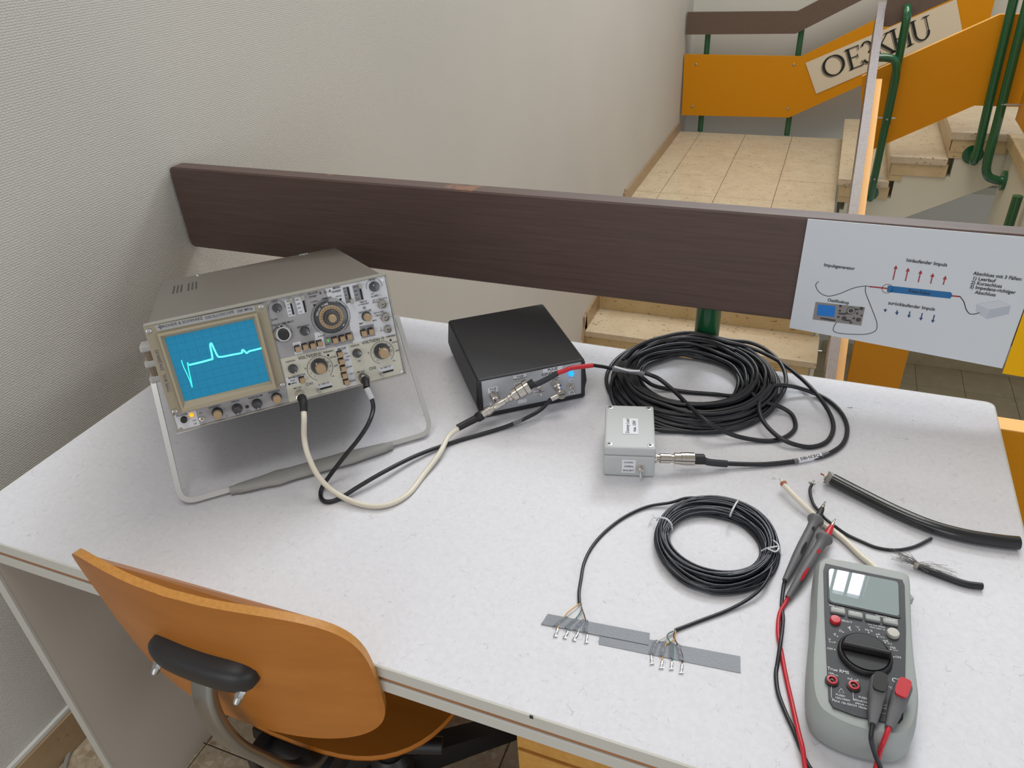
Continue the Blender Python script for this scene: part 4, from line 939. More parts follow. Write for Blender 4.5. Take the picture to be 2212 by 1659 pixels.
# jacks
for x, y in ((335, 1010), (497, 1050)):
    p = m6(x, y, .0014); j = mo('jack', G().lathe([(.0066, 0), (.0066, .0014), (.0056, .0018)], p, Z, 22), BLKM, None, True)
    mo('jack_ring', G().lathe([(.0050, .0012), (.0050, .0032), (.0034, .0034), (.0030, .0008), (.0002, .0006)], p, Z, 20, False), RED, j, True, 'red socket ring')
    mo('jack_pin', G().cyl(p + Z * .0004, p + Z * .0030, .0012, 10), mat('jack_brass', (86, 40, 38), .5), j)
g = G()
def mt(t, x, y, s, al='c', wt=.01): g.text(t, m6(x, y, .0019), mu_, mv, s * .76, al, wt, .95)
for t, x, y, s in (('6000 Counts', 372, 450, .0042), ('Digital Multimeter', 748, 532, .0042), ('SELECT', 448, 562, .0046), ('Low Imp.400k\u03a9', 668, 594, .0036), ('MAX 600V 3S', 676, 614, .0036), ('True RMS', 382, 928, .0070), ('OFF', 322, 766, .0046), ('OFF', 832, 830, .0046), ('V', 318, 697, .0058), ('Hz %', 330, 716, .003), ('\u03a9', 400, 632, .0054), ('\u00b0C', 527, 606, .0052), ('Hz %', 612, 628, .0050), ('\u00b5A', 680, 657, .0050), ('mA', 738, 706, .0050), ('10A', 790, 757, .0050), ('Hz %', 712, 680, .003), ('Hz %', 768, 728, .003), ('Hz %', 812, 778, .003), ('10A', 330, 950, .0046), ('max', 368, 964, .0032), ('mA \u00b5A', 494, 995, .0050), ('FUSED', 400, 1115, .0042), ('10A/1000V', 416, 1142, .0042), ('MAX 10s EACH 10min', 468, 1182, .0046), ('FUSED', 572, 1134, .0042), ('600mA/1000V', 565, 1160, .0042), ('600mA max', 568, 1184, .0040), ('CE', 818, 1004, .0100), ('\u00b0CHz', 790, 1062, .0048), ('CAT III', 738, 1192, .0038), ('CAT IV', 738, 1214, .0038)): mt(t, x, y, s)
for x, y in ((357, 772), (357, 718), (378, 674), (420, 642), (476, 626), (541, 626), (611, 645), (677, 676), (735, 720), (776, 772), (799, 828)): g.disc(m6(x, y, .0019), mu_, mv, .0008, 8)
def ml(P, w_=.0004): g.ribbon([m6(x, y, .0019) for x, y in P], w_, Z)
ml([(332, 1045), (332, 1125), (340, 1140), (354, 1146)]); ml([(494, 1090), (496, 1140), (505, 1158)]); ml([(405, 1062), (385, 1092), (428, 1098), (405, 1062)]); ml([(585, 1214), (612, 1218)]); ml([(690, 1236), (715, 1248), (740, 1252)])
ml([(455, 608), (475, 610)], .0012); ml([(470, 598), (468, 620)], .0010); ml([(345, 656), (355, 658)]); ml([(357, 648), (355, 668)]); ml([(364, 650), (362, 670)])
mo('face_lettering', g, MINK)['kind'] = 'stuff'
mo('stand_catch', G().prism([dk(1962, 1296, .02), dk(1962, 1308, .02), dk(1970, 1305, .02)], (0, 0, .01)), DMMG)

# ================================================================== CABLES
def path(P): return [dk(x, y, h) for x, y, h in P]
def cable(name, P, r, m, par, sub=7, seg=10, label=None):
    return ob(name, G().tube(catmull([Vector(p) for p in P], sub), r, seg), m, par, True, label, sharp=1.2)
def lathe_on(name, a, b, prof, m, par, seg=20, label=None, sharp=.5):
    """profile given along a->b in metres from a"""
    return ob(name, G().lathe(prof, a, (Vector(b) - Vector(a)), seg), m, par, True, label, sharp=sharp)
def scp_pt(px, py, d): return at_p(px, py, FC - sb * d, sb)          # point at distance d in front of the scope panel
def pgp(x, y, d): return at_p(*zb(x, y), P0 - pb_ * d, pb_)          # same for the pulse generator (enlargement px)

# --- T piece on the PULSE OUT socket
wt_ = thing('coax_cable', 'ivory white coax cable from the first oscilloscope input to the pulse generator', 'cable', dk(800, 1080, 0))
p1 = s2(372, 1492); p1.y = 0; q0 = Ms @ p1
ax1 = -sb
ob('plug', G().lathe([(.0068, .001), (.0068, .016), (.0076, .0165), (.0076, .024), (.006, .025)], q0, ax1, 22), METAL, wt_, True)
q1 = q0 + ax1 * .024
b0 = q1; b1 = q1 + ax1 * .014 - Z * .004; b2 = scp_pt(655, 884, .045) - Z * .004
cable('strain_relief', [b0, b1, b2], lambda t: .0068 - .0016 * t, BLKM, wt_)
e1 = pgp(235, 1045, .040)
WP = [b2, scp_pt(657, 905, .052)] + path([(657, 945, .082), (666, 985, .060), (690, 1032, .032), (730, 1068, .010), (785, 1091, .0045), (835, 1091, .0045), (880, 1068, .0045), (915, 1025, .0055), (950, 978, .012)]) + [pgp(60, 1190, .052), e1]
cable('jacket', WP, .0040, WHITEC, wt_)
tA = pgp(545, 875, .031); tB = pgp(1185, 478, .031); td_ = (tB - tA).normalized()
pb1 = tA - td_ * .012
cable('strain_relief', [e1 + (e1 - pb1) * .2, (e1 + pb1) / 2, pb1], lambda t: .0056 + .0004 * t, BLKM, wt_)
lathe_on('boot', pb1 - td_ * .002, tA, [(.0060, 0), (.0080, .004), (.0080, .011), (.0066, .013)], BLKM, wt_)
lathe_on('plug', tA, tB, [(.0062, -.002), (.0062, .006), (.0074, .0065), (.0074, .013), (.0066, .0135), (.0066, .016)], METAL, wt_)
# --- the T adapter
tp = thing('coax_tee', 'small shiny coax tee on the pulse output socket', 'connector', tA + td_ * .03)
tl_ = (tB - tA).length
lathe_on('tee_bar', tA + td_ * .015, tB, [(.0048, 0), (.0048, .005), (.0062, .006), (.0064, .007), (.0064, .024), (.0062, .025), (.0048, .026), (.0048, .036)], METAL, tp)
sk0 = Mp @ pz(690, 610, .0012); 
stem_end = tA + td_ * .031
ob('tee_stem', G().lathe([(.0074, .002), (.0074, .015), (.0060, .016), (.0052, .017), (.0052, (stem_end - sk0).length)], sk0, stem_end - sk0, 22), METAL, tp, True)
lug0 = sk0 - pb_ * .012; ob('lug', G().cyl(lug0 + pu_ * .0074, lug0 + pu_ * .0092, .0016, 10), METAL, tp)
# --- long black coax with big coil: connector at the tee, coil, connector at the dummy load
lc = thing('coax_cable', 'long thick black coax coiled behind the dummy load box with red sleeve at one end', 'cable', dk(1490, 830, 0))
u0 = tA + td_ * .047
lathe_on('plug', u0, tB, [(.0055, 0), (.0070, .001), (.0070, .006), (.0058, .007), (.0058, .009), (.0104, .0095), (.0104, .017), (.0088, .0175), (.0116, .0185), (.0116, .030), (.0104, .0305), (.0126, .0315), (.0126, (tB - u0).length)], METAL, lc, 24)
u1 = tB; 
kA = pgp(1290, 455, .033); kB = pgp(1590, 300, .037); kC = pgp(1800, 225, .040); kD = pgp(2090, 190, .044)
cable('boot', [u1 - td_ * .001, u1 + td_ * .006, u1 + td_ * .010], lambda t: .0072, BLKM, lc)
cable('heat_shrink', [u1 + td_ * .006, kA, (kA + kB) / 2 - Z * .001, kB], .0046, SHRINK, lc)
cable('red_sleeve', [kB, (kB + kC) / 2, kC, kD], .0037, RED, lc, label='red heat shrink sleeve')
kE = dk(1322, 796, .050); kF = dk(1392, 808, .042)
cable('jacket_end', [kD, (kD + kE) / 2 + Z * .0005, kE, dk(1358, 801, .046), kF], .0029, JACKET, lc)
cable('clear_sleeve', [kE, dk(1358, 801, .046), kF], .0043, CLEAR, lc, label='clear sleeve with white tag')
tagv = (kF - kE).normalized(); cable('sleeve_tag', [kE + Z * .0045 + tagv * .004, dk(1358, 801, .050) + Z * .0005, kF + Z * .0045 - tagv * .008], .0017, PAPER, lc)
def z5(x, y, h): return dk(1280 + x / 3.814, 700 + y / 3.814, h)
oc_l, oc_r, oc_t, oc_b = dk(1302, 835, .012), dk(1688, 850, .012), dk(1485, 720, .014), dk(1470, 932, .006)
ic_l, ic_r, ic_t, ic_b = dk(1380, 820, .018), dk(1592, 830, .018), dk(1480, 765, .018), dk(1478, 870, .012)
cxm, cym = (oc_l.x + oc_r.x) / 2, (oc_t.y + oc_b.y) / 2
random.seed(11)
def spiral(turns, cen, ro, ri, r, hmax, seed, sgx=1.0, ph0=0.0, per=56, bottom=0.0):
    pts = []; rnd = random.Random(seed)
    lanes = [i / (turns - 1) for i in range(turns)]; rnd.shuffle(lanes)
    hts = [rnd.random() for _ in range(turns + 2)]
    offs = [(rnd.uniform(-1, 1), rnd.uniform(-1, 1)) for _ in range(turns + 2)]; lanes += [lanes[0], lanes[1]]
    for i in range(turns * per):
        k = i // per; t = (i % per) / per; sm = t * t * (3 - 2 * t); a = ph0 + 2 * PI * t
        ln = lanes[k] * (1 - sm) + lanes[k + 1] * sm; h = hts[k] * (1 - sm) + hts[k + 1] * sm
        ox = offs[k][0] * (1 - sm) + offs[k + 1][0] * sm; oy = offs[k][1] * (1 - sm) + offs[k + 1][1] * sm
        ln2 = min(1, max(0, ln + .10 * mnoise.noise(Vector((cos(a) * 1.3 + k * .7, sin(a) * 1.3, seed)))))
        x = cen[0] + cos(a) * (ri[0] + (ro[0] - ri[0]) * ln2) + ox * r * .9
        y = cen[1] + sin(a) * (ri[1] + (ro[1] - ri[1]) * ln2) + (cen[2] - cen[1]) * ln2 + oy * r * .9
        dome = 1 - (2 * ln2 - 1) ** 2
        z = DZ + r + (hmax - 2 * r) * h * (.25 + .75 * dome)
        pts.append(Vector((x, y, z)))
    return pts
ro = ((oc_r.x - oc_l.x) / 2 + .003, (oc_t.y - oc_b.y) / 2 + .001); ri = ((ic_r.x - ic_l.x) / 2 + .001, (ic_t.y - ic_b.y) / 2 + .001)
icx, icy = (ic_l.x + ic_r.x) / 2, (ic_t.y + ic_b.y) / 2
g = G().tube(spiral(38, ((cxm + icx) / 2, icy, cym), ro, ri, .0034, .036, 5), .0034, 8)
cx2 = cxm + .0; 
g.tube([Vector((cx2 + (p.x - cx2) * 1.0, p.y, p.z)) for p in spiral(9, ((cxm + icx) / 2 + .004, icy, cym), (ro[0] * .95, ro[1] * .95), (ri[0] * 1.12, ri[1] * 1.12), .0034, .040, 9, ph0=1.0)], .0034, 8)
ob('coil', g, JACKET, lc, True, sharp=1.2)
r_ = .0035
g = G()
def strand(P, sub=8): g.tube(catmull([z5(x, y, h) for x, y, h in P], sub), r_, 9)
strand([(425, 402, .041), (490, 425, .038), (560, 460, .032), (680, 560, .026), (800, 680, .030), (920, 785, .034), (1060, 872, .022), (1200, 928, .010), (1400, 962, .004), (1530, 952, .004), (1630, 905, .004), (1672, 840, .004), (1640, 745, .006), (1540, 680, .012), (1400, 640, .020), (1300, 560, .024), (1260, 470, .024)])
strand([(360, 400, .030), (420, 450, .026), (500, 505, .012), (620, 535, .005), (800, 562, .004), (1000, 577, .004), (1150, 592, .010), (1260, 560, .018)])
strand([(250, 300, .022), (380, 180, .032), (560, 112, .036), (800, 72, .036), (1110, 132, .034), (1290, 152, .030), (1430, 212, .024), (1540, 312, .018), (1590, 425, .014), (1580, 540, .014), (1510, 650, .014), (1390, 760, .010), (1200, 835, .006), (1000, 870, .004), (800, 884, .004), (520, 868, .006), (300, 800, .010), (190, 680, .014), (150, 560, .018), (170, 450, .020), (260, 330, .020)])
strand([(600, 160, .026), (760, 105, .032), (900, 95, .034), (1100, 145, .034), (1300, 195, .028), (1500, 285, .020), (1640, 382, .014), (1780, 505, .012), (1895, 640, .012), (1968, 770, .008), (1980, 880, .004), (1920, 975, .004), (1780, 1013, .004), (1600, 968, .010), (1470, 878, .014), (1390, 770, .020), (1372, 650, .026), (1425, 550, .026), (1520, 505, .022), (1660, 517, .014), (1830, 572, .006), (1960, 642, .004), (2060, 750, .004), (2098, 870, .004), (2060, 990, .004), (1930, 1075, .004), (1760, 1115, .004), (1650, 1133, .004), (1400, 1156, .005), (1110, 1150, .009), (1000, 1143, .012)])
strand([(700, 230, .016), (880, 250, .014), (1050, 290, .012), (1150, 360, .012), (1200, 460, .012), (1180, 560, .012), (1120, 640, .014), (1000, 690, .018)])
ob('loop', g, JACKET, lc, True, sharp=1.2)
# printed sleeve
slv = [z5(1690, 1126, .0042), z5(1790, 1106, .0042), z5(1880, 1085, .0042)]
cable('name_sleeve', slv, .0044, PAPER, lc, label='white sleeve with handwritten call sign')
cable('clear_sleeve', [z5(1655, 1132, .0042), slv[0]], .0046, CLEAR, lc); cable('clear_sleeve', [slv[2], z5(1935, 1065, .0042)], .0046, CLEAR, lc)
sd_ = (slv[0] - slv[2]).normalized(); nn = Vector((0, -.45, .89)); ysd = nn.cross(sd_)
ob('sleeve_text', G().text('OE3HBS', slv[1] + nn * .0048, sd_, ysd, .0066, 'c', .006, 1.4), INK, lc)
# connector at the dummy load
j0 = at_p(1413, 990, D0 + du * DW / 2, du) if False else Md @ Vector((DW / 2, .038, DH * .42))
j1 = z5(832, 1112, .019); j0 = Md @ (DM @ z5(515, 1105, .024)); 
jd = (j1 - j0).normalized(); JL = (j1 - j0).length
ob('plug', G().lathe([(.0050, -.004), (.0072, .0), (.0072, .002), (.0054, .0025), (.0054, .006), (.0074, .007), (.0074, .022), (.0060, .023), (.0060, .027), (.0086, .028), (.0086, .037), (.0094, .0375), (.0094, .043), (.0088, .0435), (.0088, JL * .76), (.0096, JL * .77), (.0096, JL)], j0, jd, 24), METAL, lc, True, sharp=.5)
cable('boot', [j1 - jd * .001, j1 + jd * .013, j1 + jd * .016], lambda t: .0078 - .001 * (t > .7), BLKM, lc)
cable('heat_shrink', [j1 + jd * .012, z5(960, 1138, .014), z5(1108, 1152, .009)], .0052, SHRINK, lc)

# --- black cable from second input to trigger
tc_ = thing('coax_cable', 'thin black coax from the second oscilloscope input to the trigger socket', 'cable', dk(750, 1040, 0))
p2 = s2(1125, 1295); p2.y = 0; q0 = Ms @ p2
ob('plug', G().lathe([(.0068, .001), (.0068, .008), (.0076, .009), (.0076, .017), (.0064, .018), (.0060, .020)], q0, ax1, 22), mat('tarnished_nickel', (120, 118, 112), .3, metal=.9), tc_, True)
q1 = q0 + ax1 * .019
c1 = scp_pt(792, 838, .035); c2 = scp_pt(803, 862, .042)
cable('strain_relief', [q1, q1 + ax1 * .006, c1], .0050, BLKM, tc_)
cable('name_sleeve', [c1, (c1 + c2) / 2, c2], .0043, mat('sleeve_grey', (176, 178, 182), .4), tc_)
ec = pgp(1500, 660, .030)
eA = pgp(1640, 590, .031)
BP = [c1, c2, scp_pt(806, 885, .047)] + path([(796, 915, .094), (775, 948, .072), (745, 985, .046), (712, 1028, .018), (695, 1055, .005), (694, 1076, .0035), (708, 1084, .0035), (735, 1076, .004), (775, 1051, .010), (830, 1019, .0125), (900, 984, .008), (980, 955, .0035), (1050, 935, .0035), (1105, 917, .006), (1150, 896, .014)]) + [pgp(1380, 790, .033), ec]
cable('jacket', BP, .0032, JACKET, tc_)
cable('clear_sleeve', path([(1108, 916, .006), (1135, 903, .010)]) + [pgp(1290, 855, .034)], .0046, CLEAR, tc_)
sk1 = Mp @ pz(1548, 425, .0012)
hd_ = eA
ob('plug', G().lathe([(.0074, .002), (.0074, .014), (.0060, .015), (.0058, (hd_ - sk1).length + .001)], sk1, hd_ - sk1, 22), METAL, tc_, True)
ob('elbow_head', G().lathe([(.0076, -.005), (.0080, -.004), (.0080, .004), (.0070, .005), (.0002, .005)], hd_, -pb_ + Z * .25, 22).cyl(hd_, ec, .0052, 18, .0050), METAL, tc_, True)
ob('elbow_slot', G().box(hd_ + (-pb_ + Z * .25).normalized() * .0052, (.0095, .0006, .0012), 0, Matrix((pu_, pb_, Z)).transposed()), INK, tc_)

# --- small coil of thin cable with eight crimp pins
z8 = lambda x, y, h: dk(1160 + x / 3.77, 1040 + y / 3.77, h)
z8b = lambda x, y, h: dk(1160 + x / 4.809, 1300 + y / 4.809, h)
cc = thing('coiled_cable', 'thin black control cable coiled and tied with white wire in front of the dummy load', 'cable', dk(1545, 1180, 0))
ol, orr, ot, obt = dk(1408, 1155, .006), dk(1688, 1180, .006), dk(1520, 1066, .004), dk(1580, 1300, .003)
il, ir_, it_, ib = dk(1450, 1150, .010), dk(1645, 1178, .010), dk(1530, 1109, .010), dk(1558, 1230, .010)
ro = ((orr.x - ol.x) / 2 - .002, (ot.y - obt.y) / 2 - .003); ri = ((ir_.x - il.x) / 2 + .002, (it_.y - ib.y) / 2 + .002)
g = G().tube(spiral(58, ((ol.x + orr.x + il.x + ir_.x) / 4, (it_.y + ib.y) / 2, (ot.y + obt.y) / 2), ro, ri, .0018, .022, 21, per=48), .0018, 6)
ob('coil', g, mat('blue_black_jacket', (26, 29, 38), .36), cc, True, sharp=1.2)
g = G()
rs = .0021
g.tube(catmull([z8(1500, 175, .008), z8(1360, 140, .012), z8(1220, 135, .011), z8(1090, 172, .006), z8(900, 205, .003), z8(720, 285, .0025), z8(560, 405, .0022), z8(450, 530, .0022), z8(385, 660, .0022), z8(358, 800, .0022), z8(343, 900, .0022), z8(346, 992, .0022)], 8), rs, 9)
g.tube(catmull([z8(1900, 520, .008), z8(1912, 690, .012), z8(1855, 830, .010), z8(1740, 945, .006), z8(1560, 1045, .003), z8(1340, 1130, .0022), z8(1125, 1212, .0022)], 8), rs, 9)
ob('cable_end', g, mat('blue_black_jacket', (26, 29, 38), .36), cc, True, sharp=1.2)
TIE = mat('white_tie', (206, 208, 212), .5)
def tie(P, w_=.0010, nm='tie'): ob(nm, G().tube(catmull([z8(*p) for p in P], 6), w_, 7), TIE, cc, True)
tie([(1636, 148, .006), (1640, 152, .013), (1620, 180, .022), (1595, 225, .024), (1578, 262, .018), (1574, 280, .012), (1578, 284, .006)], .0013)
tie([(975, 318, .006), (982, 302, .014), (1010, 294, .021), (1055, 306, .024), (1090, 340, .020), (1100, 380, .012), (1096, 400, .006)], .0012)
tie([(940, 268, .010), (958, 290, .008), (985, 306, .010), (950, 296, .006), (925, 322, .004), (910, 345, .004)], .0006)
tie([(1828, 566, .010), (1870, 545, .020), (1920, 535, .024), (1968, 530, .018), (1975, 560, .012), (1988, 605, .006)], .0010)
tie([(1925, 480, .020), (1960, 510, .022), (1968, 545, .020), (1940, 572, .022), (1880, 548, .024)], .0010)
# conductors
WY_, WG_, WB_, WW_ = (mat('wire_yellow', (206, 160, 84), .5), mat('wire_green', (66, 118, 112), .5), mat('wire_brown', (92, 66, 58), .5), mat('wire_white', (196, 192, 184), .5))
def wire(P, m_): ob('conductor', G().tube(catmull([z8b(*p) for p in P], 6), .0007, 6), m_, cc, True)
def tw(a, b): return (b[0] - a[0], b[1] - a[1])
wire([(450, 14, .003), (400, 50, .004), (320, 110, .004), (280, 165, .002), (240, 230, .001), (215, 275, .0012)], WY_)
wire([(455, 14, .003), (462, 80, .004), (430, 140, .004), (390, 188, .002), (345, 250, .001), (322, 305, .0012)], WG_)
wire([(455, 14, .003), (480, 90, .004), (478, 150, .003), (470, 198, .002), (445, 260, .001), (428, 318, .0012)], WW_)
wire([(460, 14, .003), (470, 80, .004), (492, 140, .004), (506, 200, .002), (518, 270, .001), (522, 342, .0012)], WB_)
wire([(1436, 296, .003), (1380, 345, .003), (1300, 385, .003), (1250, 420, .002), (1205, 500, .001), (1188, 568, .0012)], WW_)
wire([(1440, 300, .003), (1438, 360, .005), (1420, 400, .004), (1345, 438, .002), (1310, 520, .001), (1300, 604, .0012)], WY_)
wire([(1432, 300, .003), (1372, 325, .004), (1352, 360, .005), (1375, 405, .004), (1405, 455, .002), (1415, 540, .001), (1400, 620, .0012)], WG_)
wire([(1436, 304, .003), (1418, 350, .005), (1440, 405, .004), (1472, 462, .002), (1510, 560, .001), (1508, 645, .0012)], WB_)
for (x0, y0, x1, y1) in ((215, 278, 188, 362), (322, 306, 286, 378), (426, 322, 382, 402), (520, 345, 512, 425), (1187, 570, 1196, 645), (1299, 618, 1290, 690), (1399, 626, 1396, 702), (1508, 650, 1496, 742)):
    a, b = z8b(x0, y0, .0014), z8b(x1, y1, .0014); d = (b - a); s_ = Z.cross(d).normalized()
    g = G().tube([a, a + d * .3, a + d * .34, a + d * .62, a + d * .68, a + d * .92], lambda t: .0013 + .0004 * sin(t * 9), 8, flat=(1.2, .8))
    g.box(a + d * .94, (.0052, .0016, .0012), .0003, Matrix.Rotation(math.atan2(s_.y, s_.x) + .15, 3, 'Z')); g.box(a + d * .5 + Z * .001, (.0020, .0034, .0016), .0004, Matrix.Rotation(math.atan2(d.y, d.x) + PI / 2, 3, 'Z'))
    ob('crimp_pin', g, CHROME, cc, True)
# duct tape strips
def tape(nm, c4, bumps, z0, label):
    TLt, TRt, BRt, BLt = [z8b(x, y, 0) for x, y in c4]; nx, ny = 90, 8; vs = []; fs = []
    for j in range(ny + 1):
        for i in range(nx + 1):
            u_ = i / nx; v_ = j / ny; uu = u_ + (0.004 * mnoise.noise(Vector((v_ * 9, u_ > .5, z0 * 1e3))) if u_ in (0, 1) else 0)
            p = (TLt * (1 - uu) + TRt * uu) * (1 - v_) + (BLt * (1 - uu) + BRt * uu) * v_
            h_ = z0 + .0001 * mnoise.noise(p * 260)
            for bu_, dv in bumps:
                dd = (u_ + dv * (v_ - .5) - bu_) / .011; h_ += .0026 * math.exp(-dd * dd) * (1 + .15 * mnoise.noise(p * 300))
            vs.append((p.x, p.y, DZ + h_))
    m_ = (nx + 1) * (ny + 1); vs += [(a_, b_, c_ - .00035) for a_, b_, c_ in vs]
    for j in range(ny):
        for i in range(nx):
            a_ = j * (nx + 1) + i; fs.append((a_, a_ + 1, a_ + nx + 2, a_ + nx + 1)); fs.append((m_ + a_, m_ + a_ + nx + 1, m_ + a_ + nx + 2, m_ + a_ + 1))
    bd = [i for i in range(nx + 1)] + [(j + 1) * (nx + 1) - 1 for j in range(1, ny + 1)] + [ny * (nx + 1) + i for i in range(nx - 1, -1, -1)] + [j * (nx + 1) for j in range(ny - 1, 0, -1)]
    for k in range(len(bd)): a_, b_ = bd[k], bd[(k + 1) % len(bd)]; fs.append((b_, a_, a_ + m_, b_ + m_))
    t = ob(nm, G().add(vs, fs), TAPE, None, True, recalc=True, sharp=1.0); tag(t, label, 'tape', 'grey duct tape strips holding the pins')
tape('duct_tape', [(655, 300), (2110, 570), (2116, 744), (640, 443)], [((1235 - 650) / 1460, .035), ((1325 - 650) / 1460, .02), ((1412 - 650) / 1460, .0), ((1498 - 650) / 1460, -.03)], .0007, 'lower right grey duct tape strip with four pins under it')
tape('duct_tape', [(112, 132), (1172, 333), (1158, 455), (42, 238)], [((255 - 80) / 1090, .06), ((365 - 80) / 1090, .05), ((450 - 80) / 1090, .03), ((520 - 80) / 1090, -.02)], .0014, 'upper left grey duct tape strip with a torn left end')

# --- loose cable samples
zp1 = lambda x, y, h: dk(1560 + x / 5.53, 1000 + y / 5.53, h)
z7 = lambda x, y, h: dk(1660 + x / 4.007, 1000 + y / 4.007, h)
WIRE = mat('bare_wire', (170, 168, 162), .35, metal=.8); BRAID = mat('tinned_braid', (176, 170, 158), .4, metal=.7, bump=(900, .9)); COP = mat('copper_braid', (186, 112, 84), .4, metal=.6, bump=(900, .9)); PE = mat('foam_core', (220, 216, 206), .5)
sw_ = thing('coax_sample', 'stripped ivory coax sample running from its bare tip behind the multimeter', 'cable', dk(1780, 1120, 0))
wpts = [zp1(742, 268, .013), zp1(900, 432, .011), zp1(1080, 605, .0072), zp1(1230, 745, .0050), zp1(1450, 912, .0045), zp1(1655, 1108, .0043), dk(1885, 1222, .0043), dk(1915, 1255, .0043)]
cable('jacket', wpts, .0040, WHITEC, sw_)
cable('braid', [zp1(728, 240, .0135), zp1(745, 266, .013)], lambda t: .0048 - .0004 * t, COP, sw_, label='copper braid frill')
cable('foam_core', [zp1(703, 208, .0145), zp1(735, 250, .013)], .0024, PE, sw_)
cable('inner_conductor', [zp1(684, 186, .015), zp1(706, 212, .0145)], .0010, WIRE, sw_)
sb_ = thing('coax_sample', 'thin black stripped coax sample curving behind the test probes', 'cable', dk(1890, 1180, 0))
cable('jacket', [zp1(1072, 255, .010), zp1(1048, 320, .008), zp1(1058, 400, .006), zp1(1090, 490, .0040), zp1(1140, 560, .0042), zp1(1215, 650, .0105), zp1(1330, 745, .0088), zp1(1480, 850, .003), zp1(1659, 935, .0022), dk(1895, 1183, .0022), dk(1935, 1188, .0022), dk(1975, 1181, .0022), dk(2012, 1163, .003)], .0021, JACKET, sb_)
g = G()
for a in range(8): 
    q = zp1(1074, 248, .010); g.tube([q, q + Vector((cos(a * .8) * .005, .001 + sin(a * .8) * .004, sin(a * 1.7) * .003))], .0009, 5)
ob('braid', g, WIRE, sb_); cable('inner_conductor', [zp1(1074, 250, .011), zp1(1090, 203, .012)], .0009, WIRE, sb_)
sl_ = thing('coax_sample', 'thick glossy black coax sample, the fattest on the desk', 'cable', dk(1980, 1110, 0))
cable('jacket', [z7(550, 140, .0115), z7(800, 270, .0092), z7(1100, 420, .0088), z7(1400, 545, .0088), z7(1700, 628, .0088), z7(2000, 676, .0088), z7(2168, 693, .0088)], .0086, mat('gloss_jacket', (26, 27, 30), .22, coat=.3), sl_, 8, 20)
cable('cut_face', [z7(2166, 693, .0088), z7(2172, 694, .0088)], .0074, BLKM, sl_)
g = G(); rnd = random.Random(4)
q = z7(535, 135, .0118); ax_ = (z7(505, 118, .012) - z7(560, 146, .0115)).normalized(); o1 = ax_.orthogonal().normalized(); o2 = ax_.cross(o1)
for k in range(46):
    a = rnd.random() * 6.28; r0_ = .0082; p_a = q + (o1 * cos(a) + o2 * sin(a)) * r0_ - ax_ * .003; p_b = q + (o1 * cos(a + .5) + o2 * sin(a + .5)) * (r0_ + rnd.uniform(.0, .0018)) + ax_ * rnd.uniform(.003, .006); p_c = q + (o1 * cos(a + .9) + o2 * sin(a + .9)) * r0_ * .55 + ax_ * .004
    g.tube([p_a, p_b, p_c], .0005, 4)
b_ = ob('braid', g, WIRE, sl_); ob('braid_collar', G().lathe([(.0076, -.003), (.0086, .0), (.0080, .003), (.004, .0045)], q, ax_, 20), BRAID, sl_, True)
cable('foam_core', [q, q + ax_ * .008], .0040, PE, sl_); cable('inner_conductor', [q, q + ax_ * .0145], .0012, COP, sl_)
ss_ = thing('coax_sample', 'short black coax sample with frayed wire braid right of the multimeter', 'cable', dk(2050, 1240, 0))
cable('jacket', [z7(1290, 892, .0058), z7(1500, 975, .0048), z7(1700, 1045, .0045), z7(1853, 1068, .0045)], .0042, JACKET, ss_, 8, 14)
g = G(); q = z7(1275, 882, .006)
for k in range(70):
    t0 = rnd.uniform(0, 1); s0 = q + Vector((rnd.uniform(-.002, .004), rnd.uniform(-.003, .003), rnd.uniform(-.002, .003)))
    if k < 45: d_ = Vector((-rnd.uniform(.006, .030), rnd.uniform(-.005, .014), rnd.uniform(-.002, .008)))
    else: d_ = Vector((rnd.uniform(.01, .045), rnd.uniform(-.012, .004), rnd.uniform(.0, .006)))
    m_ = s0 + d_ * .5 + Vector((rnd.uniform(-.003, .003), rnd.uniform(-.003, .003), rnd.uniform(0, .003))); e_ = s0 + d_
    e_.z = max(e_.z, DZ + .0005); m_.z = max(m_.z, DZ + .001); g.tube(catmull([s0, m_, e_], 3), .00022, 3)
fz_ = ob('frayed_braid', g, mat('dull_wire', (120, 118, 114), .4, metal=.5), ss_); fz_['kind'] = 'stuff'
cable('braid_collar', [z7(1262, 878, .006), z7(1300, 896, .0058)], .0044, BRAID, ss_); cable('inner_conductor', [z7(1140, 838, .006), z7(1200, 855, .006), z7(1270, 880, .006)], .0008, WIRE, ss_)

